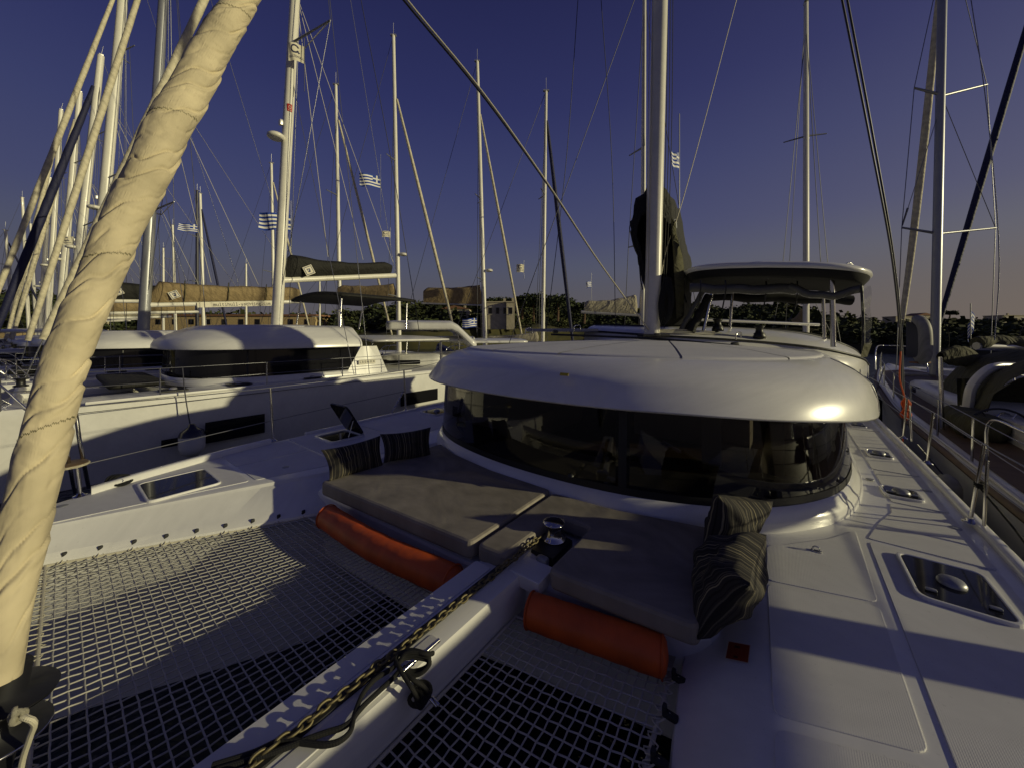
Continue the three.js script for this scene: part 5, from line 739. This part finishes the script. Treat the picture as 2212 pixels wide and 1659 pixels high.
  // cockpit canopy over the stern, outside the picture: it shades our sunbeds
  const can = part(T, 'canopy', loft(Array.from({ length: 9 }, (_, i) => Array.from({ length: 9 }, (_, j) => { const x = lerp(2.75, 4.0, i / 8), s = lerp(2.3, 5.6, j / 8); return W(x, s, 2.46 + .12 * Math.sin(Math.PI * i / 8) - .03 * Math.sin(Math.PI * j / 4)); }))), M.coverOlive); for (const [x, s] of [[2.75, 2.4], [2.75, 5.5], [4.0, 2.4], [4.0, 5.5]]) part(can, 'canopy_post', rod(W(x, s, 1.25), W(x, s, 2.48), .02), M.steel); part(can, 'canopy_curtain', loft([1.3, 2.46].map(y => [3.25, 3.36, 3.48, 3.6].map((s, i) => W(2.5 + .03 * (i % 2), s, y)))), M.coverOlive);
}
{ // inflatable dinghy stowed upright on the sloop
  const c = at(1990, 735, 10), T = thing('inflatable_dinghy', 'grey inflatable dinghy stowed upright on the foredeck of the sloop', 'dinghy', c.clone().add(V(0, -.78, 0)));
  const P = (x, y, z = 0) => c.clone().addScaledVector(RT, x).add(V(0, y, 0)).addScaledVector(FW, z);
  const ring = []; for (let k = 0; k <= 40; k++) { const a = k / 40 * 2 * Math.PI, cx = Math.cos(a), sy = Math.sin(a); ring.push(P(.21 * Math.sign(cx) * Math.pow(Math.abs(cx), .6) - .04 * sy, .56 * Math.sign(sy) * Math.pow(Math.abs(sy), .55), .3 * cx)); }
  part(T, 'tube', tube(ring, .135, 70, 14), M.dinghy); part(T, 'floor', loft([0, 1].map(k => Array.from({ length: 6 }, (_, i) => P(lerp(-.17, .17, k), lerp(-.5, .5, i / 5), .22 - .2 * k)))), M.greyFabric); part(T, 'grab_line', tube([P(.3, .5, -.3), P(.37, .2, -.33), P(.37, -.2, -.33), P(.3, -.5, -.3)], .012, 16, 5), M.ropeBlack); part(T, 'transom', box(...P(-.02, -.62).toArray(), .4, .05, .2, .01, YAW), M.wood);
}
{ // long hardtop motor yacht on the far side of the sloop; most of it lies outside the picture and shades the sloop
  const T = thing('motor_yacht', 'motor yacht with a long flat white hardtop beyond the sloop at the right edge', 'boat', W(8.4, 15, 0));
  const st = [6.5, 9, 13, 17, 20, 22.5, 24.2, 25].map(s => { const h = 1.95 * (1 - Math.pow(smooth(17, 25.6, s), 1.3)), y = 1.35 + .5 * smooth(14, 25, s); return [[-.7, -.4], [-.95, .4], [-1, y - .05], [-.95, y], [0, y + .05], [.95, y], [1, y - .05], [.95, .4], [.7, -.4]].map(([p, q]) => W(8.4 + p * h, s, q)); });
  part(T, 'hull', [crease(loft(st), 30), cap(st[0])], M.gelFar); part(T, 'cabin', softBox(3.0, 1.15, 10, .25, 8, 4, 14, q => { q.z += .25 * (q.y + .5) * (q.z < 0 ? 1 : 0); }).translate(8.4, 1.9, -15.5), M.gelFar); part(T, 'cabin_window', box(8.4, 2.05, -15.6, 3.03, .4, 8.6, .06), M.glassDark);
  const h = part(T, 'hardtop', softBox(3.5, .15, 12.5, .07, 8, 2, 14, q => { q.y -= .12 * (q.x / 1.7) ** 2; }).translate(8.3, 2.72, -15.2), M.gelFar); for (const s of [9.5, 12, 15, 18, 20.8]) for (const x of [6.75, 9.9]) part(h, 'hardtop_post', rod(W(x, s, 1.45), W(x, s + .1, 2.68), .035), M.steel);
  part(h, 'roof_rack', tube([W(7, 18, 2.72), W(7, 18, 2.95), W(8.2, 18.4, 2.95), W(8.2, 18.4, 2.72)], .025, 4, 6, false), M.steel); part(T, 'side_curtain', loft([1.5, 2.66].map(y => Array.from({ length: 25 }, (_, i) => W(6.76 + .04 * (i % 2), 9.2 + i * .5, y)))), M.coverOlive);
}
// clutter in the cockpit of the sloop
solo('coiled_rope', 'pale rope coil lying on the side deck of the sloop', 'rope', Array.from({ length: 5 }, (_, k) => new THREE.TorusGeometry(.2 - k * .028, .016, 6, 26).rotateX(Math.PI / 2).translate(...W(2.45, 6.9, 1.42 + k * .02).toArray())).concat([tube([W(2.6, 6.9, 1.42), W(2.5, 6.3, 1.41), W(2.3, 5.9, 1.42)], .016, 12, 6)]), M.rope, W(2.45, 6.9, 1.4));
solo('canvas_bundle', 'dark canvas bundle on the side deck of the sloop by the wheel', 'bundle', softBox(.5, .4, 1.3, .17, 8, 6, 14, q => { q.y += .06 * noise.noise(q.x * 4, q.z * 4, 2); q.x += .05 * noise.noise(q.y * 5, q.z * 3, 4); }).translate(...W(2.5, 9.6, 1.58).toArray()), M.coverOlive, W(2.5, 9.6, 1.39));
{ const T = thing('fender', 'black fender hanging on the bow quarter of the sloop', 'fender', W(2.12, 14.6, .4)); part(T, 'fender_body', lathe([[0, 0], [.1, .03], [.15, .12], [.15, .75], [.1, .86], [.04, .92], [0, .93]], 16).translate(...W(2.02, 14.6, .42).toArray()), M.rubber); part(T, 'fender_line', rod(W(2.02, 14.6, 1.3), W(2.2, 14.6, 2.1), .012), M.wireDark); }
{ const T = thing('fender', 'white fender squeezed between our port hull and the sloop', 'fender', W(1.66, 7.2, .3)); part(T, 'fender_body', lathe([[0, 0], [.1, .03], [.14, .12], [.14, .7], [.1, .8], [.04, .85], [0, .86]], 16).translate(...W(1.66, 7.2, .4).toArray()), M.dinghy); part(T, 'fender_line', rod(W(1.66, 7.2, 1.2), W(1.4, 7.2, 1.6), .01), M.wireDark); }
// ------------------------------------------------------------------ flags
const flagGr = canvasTex(270, 180, (x, w, h) => { for (let k = 0; k < 9; k++) { x.fillStyle = k % 2 ? '#e9e7df' : '#1f3f9a'; x.fillRect(0, k * 20, w, 20); } x.fillStyle = '#1f3f9a'; x.fillRect(0, 0, 100, 100); x.fillStyle = '#e9e7df'; x.fillRect(40, 0, 20, 100); x.fillRect(0, 40, 100, 20); });
const flagGrMat = std(0xffffff, .8, { map: flagGr, side: THREE.DoubleSide });
function cloth(p, w, h, dir, droop, m, ph) { // hoist at p (top), fly along dir in the picture plane
  const n = 18, g = new THREE.PlaneGeometry(1, 1, n, 10), a = g.attributes.position, ux = RT.clone().multiplyScalar(.82).addScaledVector(FW, .57).multiplyScalar(dir / .82);
  for (let i = 0; i < a.count; i++) { const f = a.getX(i) + .5, q = .5 - a.getY(i), wv = Math.sin(f * 6.5 + ph + q * 1.2) * .1 * f; const v = p.clone().addScaledVector(ux, f * w * (1 - droop * .35)).add(V(0, -q * h - droop * f * f * w * .5 + .05 * w * Math.sin(f * 5 + ph) * f, 0)).addScaledVector(FW, wv * w * 1.5); a.setXYZ(i, v.x, v.y, v.z); }
  g.computeVertexNormals(); return g;
}
function flag(name, label, u, v, d, w, h, dir, droop, m, ph, stick) {
  const p = at(u, v, d), T = thing(name, label, 'flag', p.clone().add(V(0, -h, 0)), name === 'striped_flag' ? 'blue and white flags' : 'white burgees');
  part(T, 'flag_cloth', cloth(p, w, h, dir, droop, m, ph), m); part(T, 'flag_halyard', rod(p.clone().add(V(0, stick?.[0] ?? .6, 0)), p.clone().add(V(0, -h - (stick?.[1] ?? .8), 0)), .012, .012, 4), M.wire); return T;
}
flag('striped_flag', 'blue and white striped flag flying left of the tallest middle mast', 822, 382, 24, 1.15, .85, -1, .02, flagGrMat, .4, [1.5, 2]);
flag('striped_flag', 'blue and white striped flag half behind the nearest white mast on the left', 628, 465, 15, 1.0, .7, -1, .12, flagGrMat, 1.2, [.6, .8]);
flag('striped_flag', 'small blue and white flag beside the thin dark mast on the left', 427, 486, 44, 1.55, 1.0, -1, .05, flagGrMat, 2, [.8, 1]);
flag('striped_flag', 'blue and white flag fluttering beside the catamaran mast', 1468, 332, 9, .30, .42, -1, .1, flagGrMat, 3, [1, 2]);
flag('striped_flag', 'drooping blue and white flag over the white hardtop at the right', 2098, 668, 9.5, .7, .5, 1, 1.1, flagGrMat, .9, [.15, 1]);
flag('striped_flag', 'tiny blue and white flag above the pines left of the catamaran mast', 1278, 608, 26, .5, .45, -1, .3, flagGrMat, .2, [.6, 1]);
flag('striped_flag', 'blue and white flag lying over the launch roof behind the coachroof', 1030, 688, 20, .8, .5, -1, .2, flagGrMat, 1.7, [.1, .3]);
const burgee = canvasTex(128, 128, (x) => { x.fillStyle = '#d9d2bb'; x.fillRect(0, 0, 128, 128); x.save(); x.translate(128, 0); x.scale(-1, 1); x.strokeStyle = '#22264a'; x.lineWidth = 12; x.beginPath(); x.arc(58, 42, 26, .4, 5.9); x.stroke(); x.fillStyle = '#22264a'; x.beginPath(); x.moveTo(74, 60); x.lineTo(96, 62); x.lineTo(84, 76); x.fill(); x.font = 'bold 25px sans-serif'; x.textAlign = 'center'; x.fillText('MULTIHULL', 64, 106, 118); x.restore(); });
const burgeeMat = std(0xffffff, .8, { map: burgee, side: THREE.DoubleSide });
flag('burgee', 'white burgee with a round emblem under the spreader of the nearest left mast', 657, 101, 13, .46, .62, -1, .18, burgeeMat, .5, [.3, 1]); flag('burgee', 'small white burgee right of the black sail cover', 843, 501, 25, .5, .4, -1, .1, burgeeMat, .3, [.3, .5]); flag('burgee', 'small white burgee left of the dark blue forestay', 1132, 572, 25, .55, .55, -1, .1, burgeeMat, 1.1, [.3, .5]); flag('burgee', 'small white burgee between the left masts', 158, 512, 22, .5, .5, -1, .1, burgeeMat, 2.1, [.3, .5]);
{ // red sticker on the nearest left mast
  const t = canvasTex(64, 64, x => { x.fillStyle = '#b02a16'; x.fillRect(0, 0, 64, 64); x.strokeStyle = '#e8d8c8'; x.lineWidth = 5; x.beginPath(); x.arc(34, 28, 14, 0, 6.28); x.stroke(); x.fillStyle = '#e8d8c8'; x.fillRect(14, 52, 38, 4); });
  const y = EYE + (V0 - 236) / F * 13.1, m = nb1.mastAt(y), g = new THREE.CylinderGeometry(.183, .185, .27, 8, 1, true, Math.atan2(1, .28) - .35, .9); g.translate(m.x, y, m.z); part(nb1.T, 'mast_sticker', g, std(0xffffff, .5, { map: t }));
}
renderer.render(scene, camera);
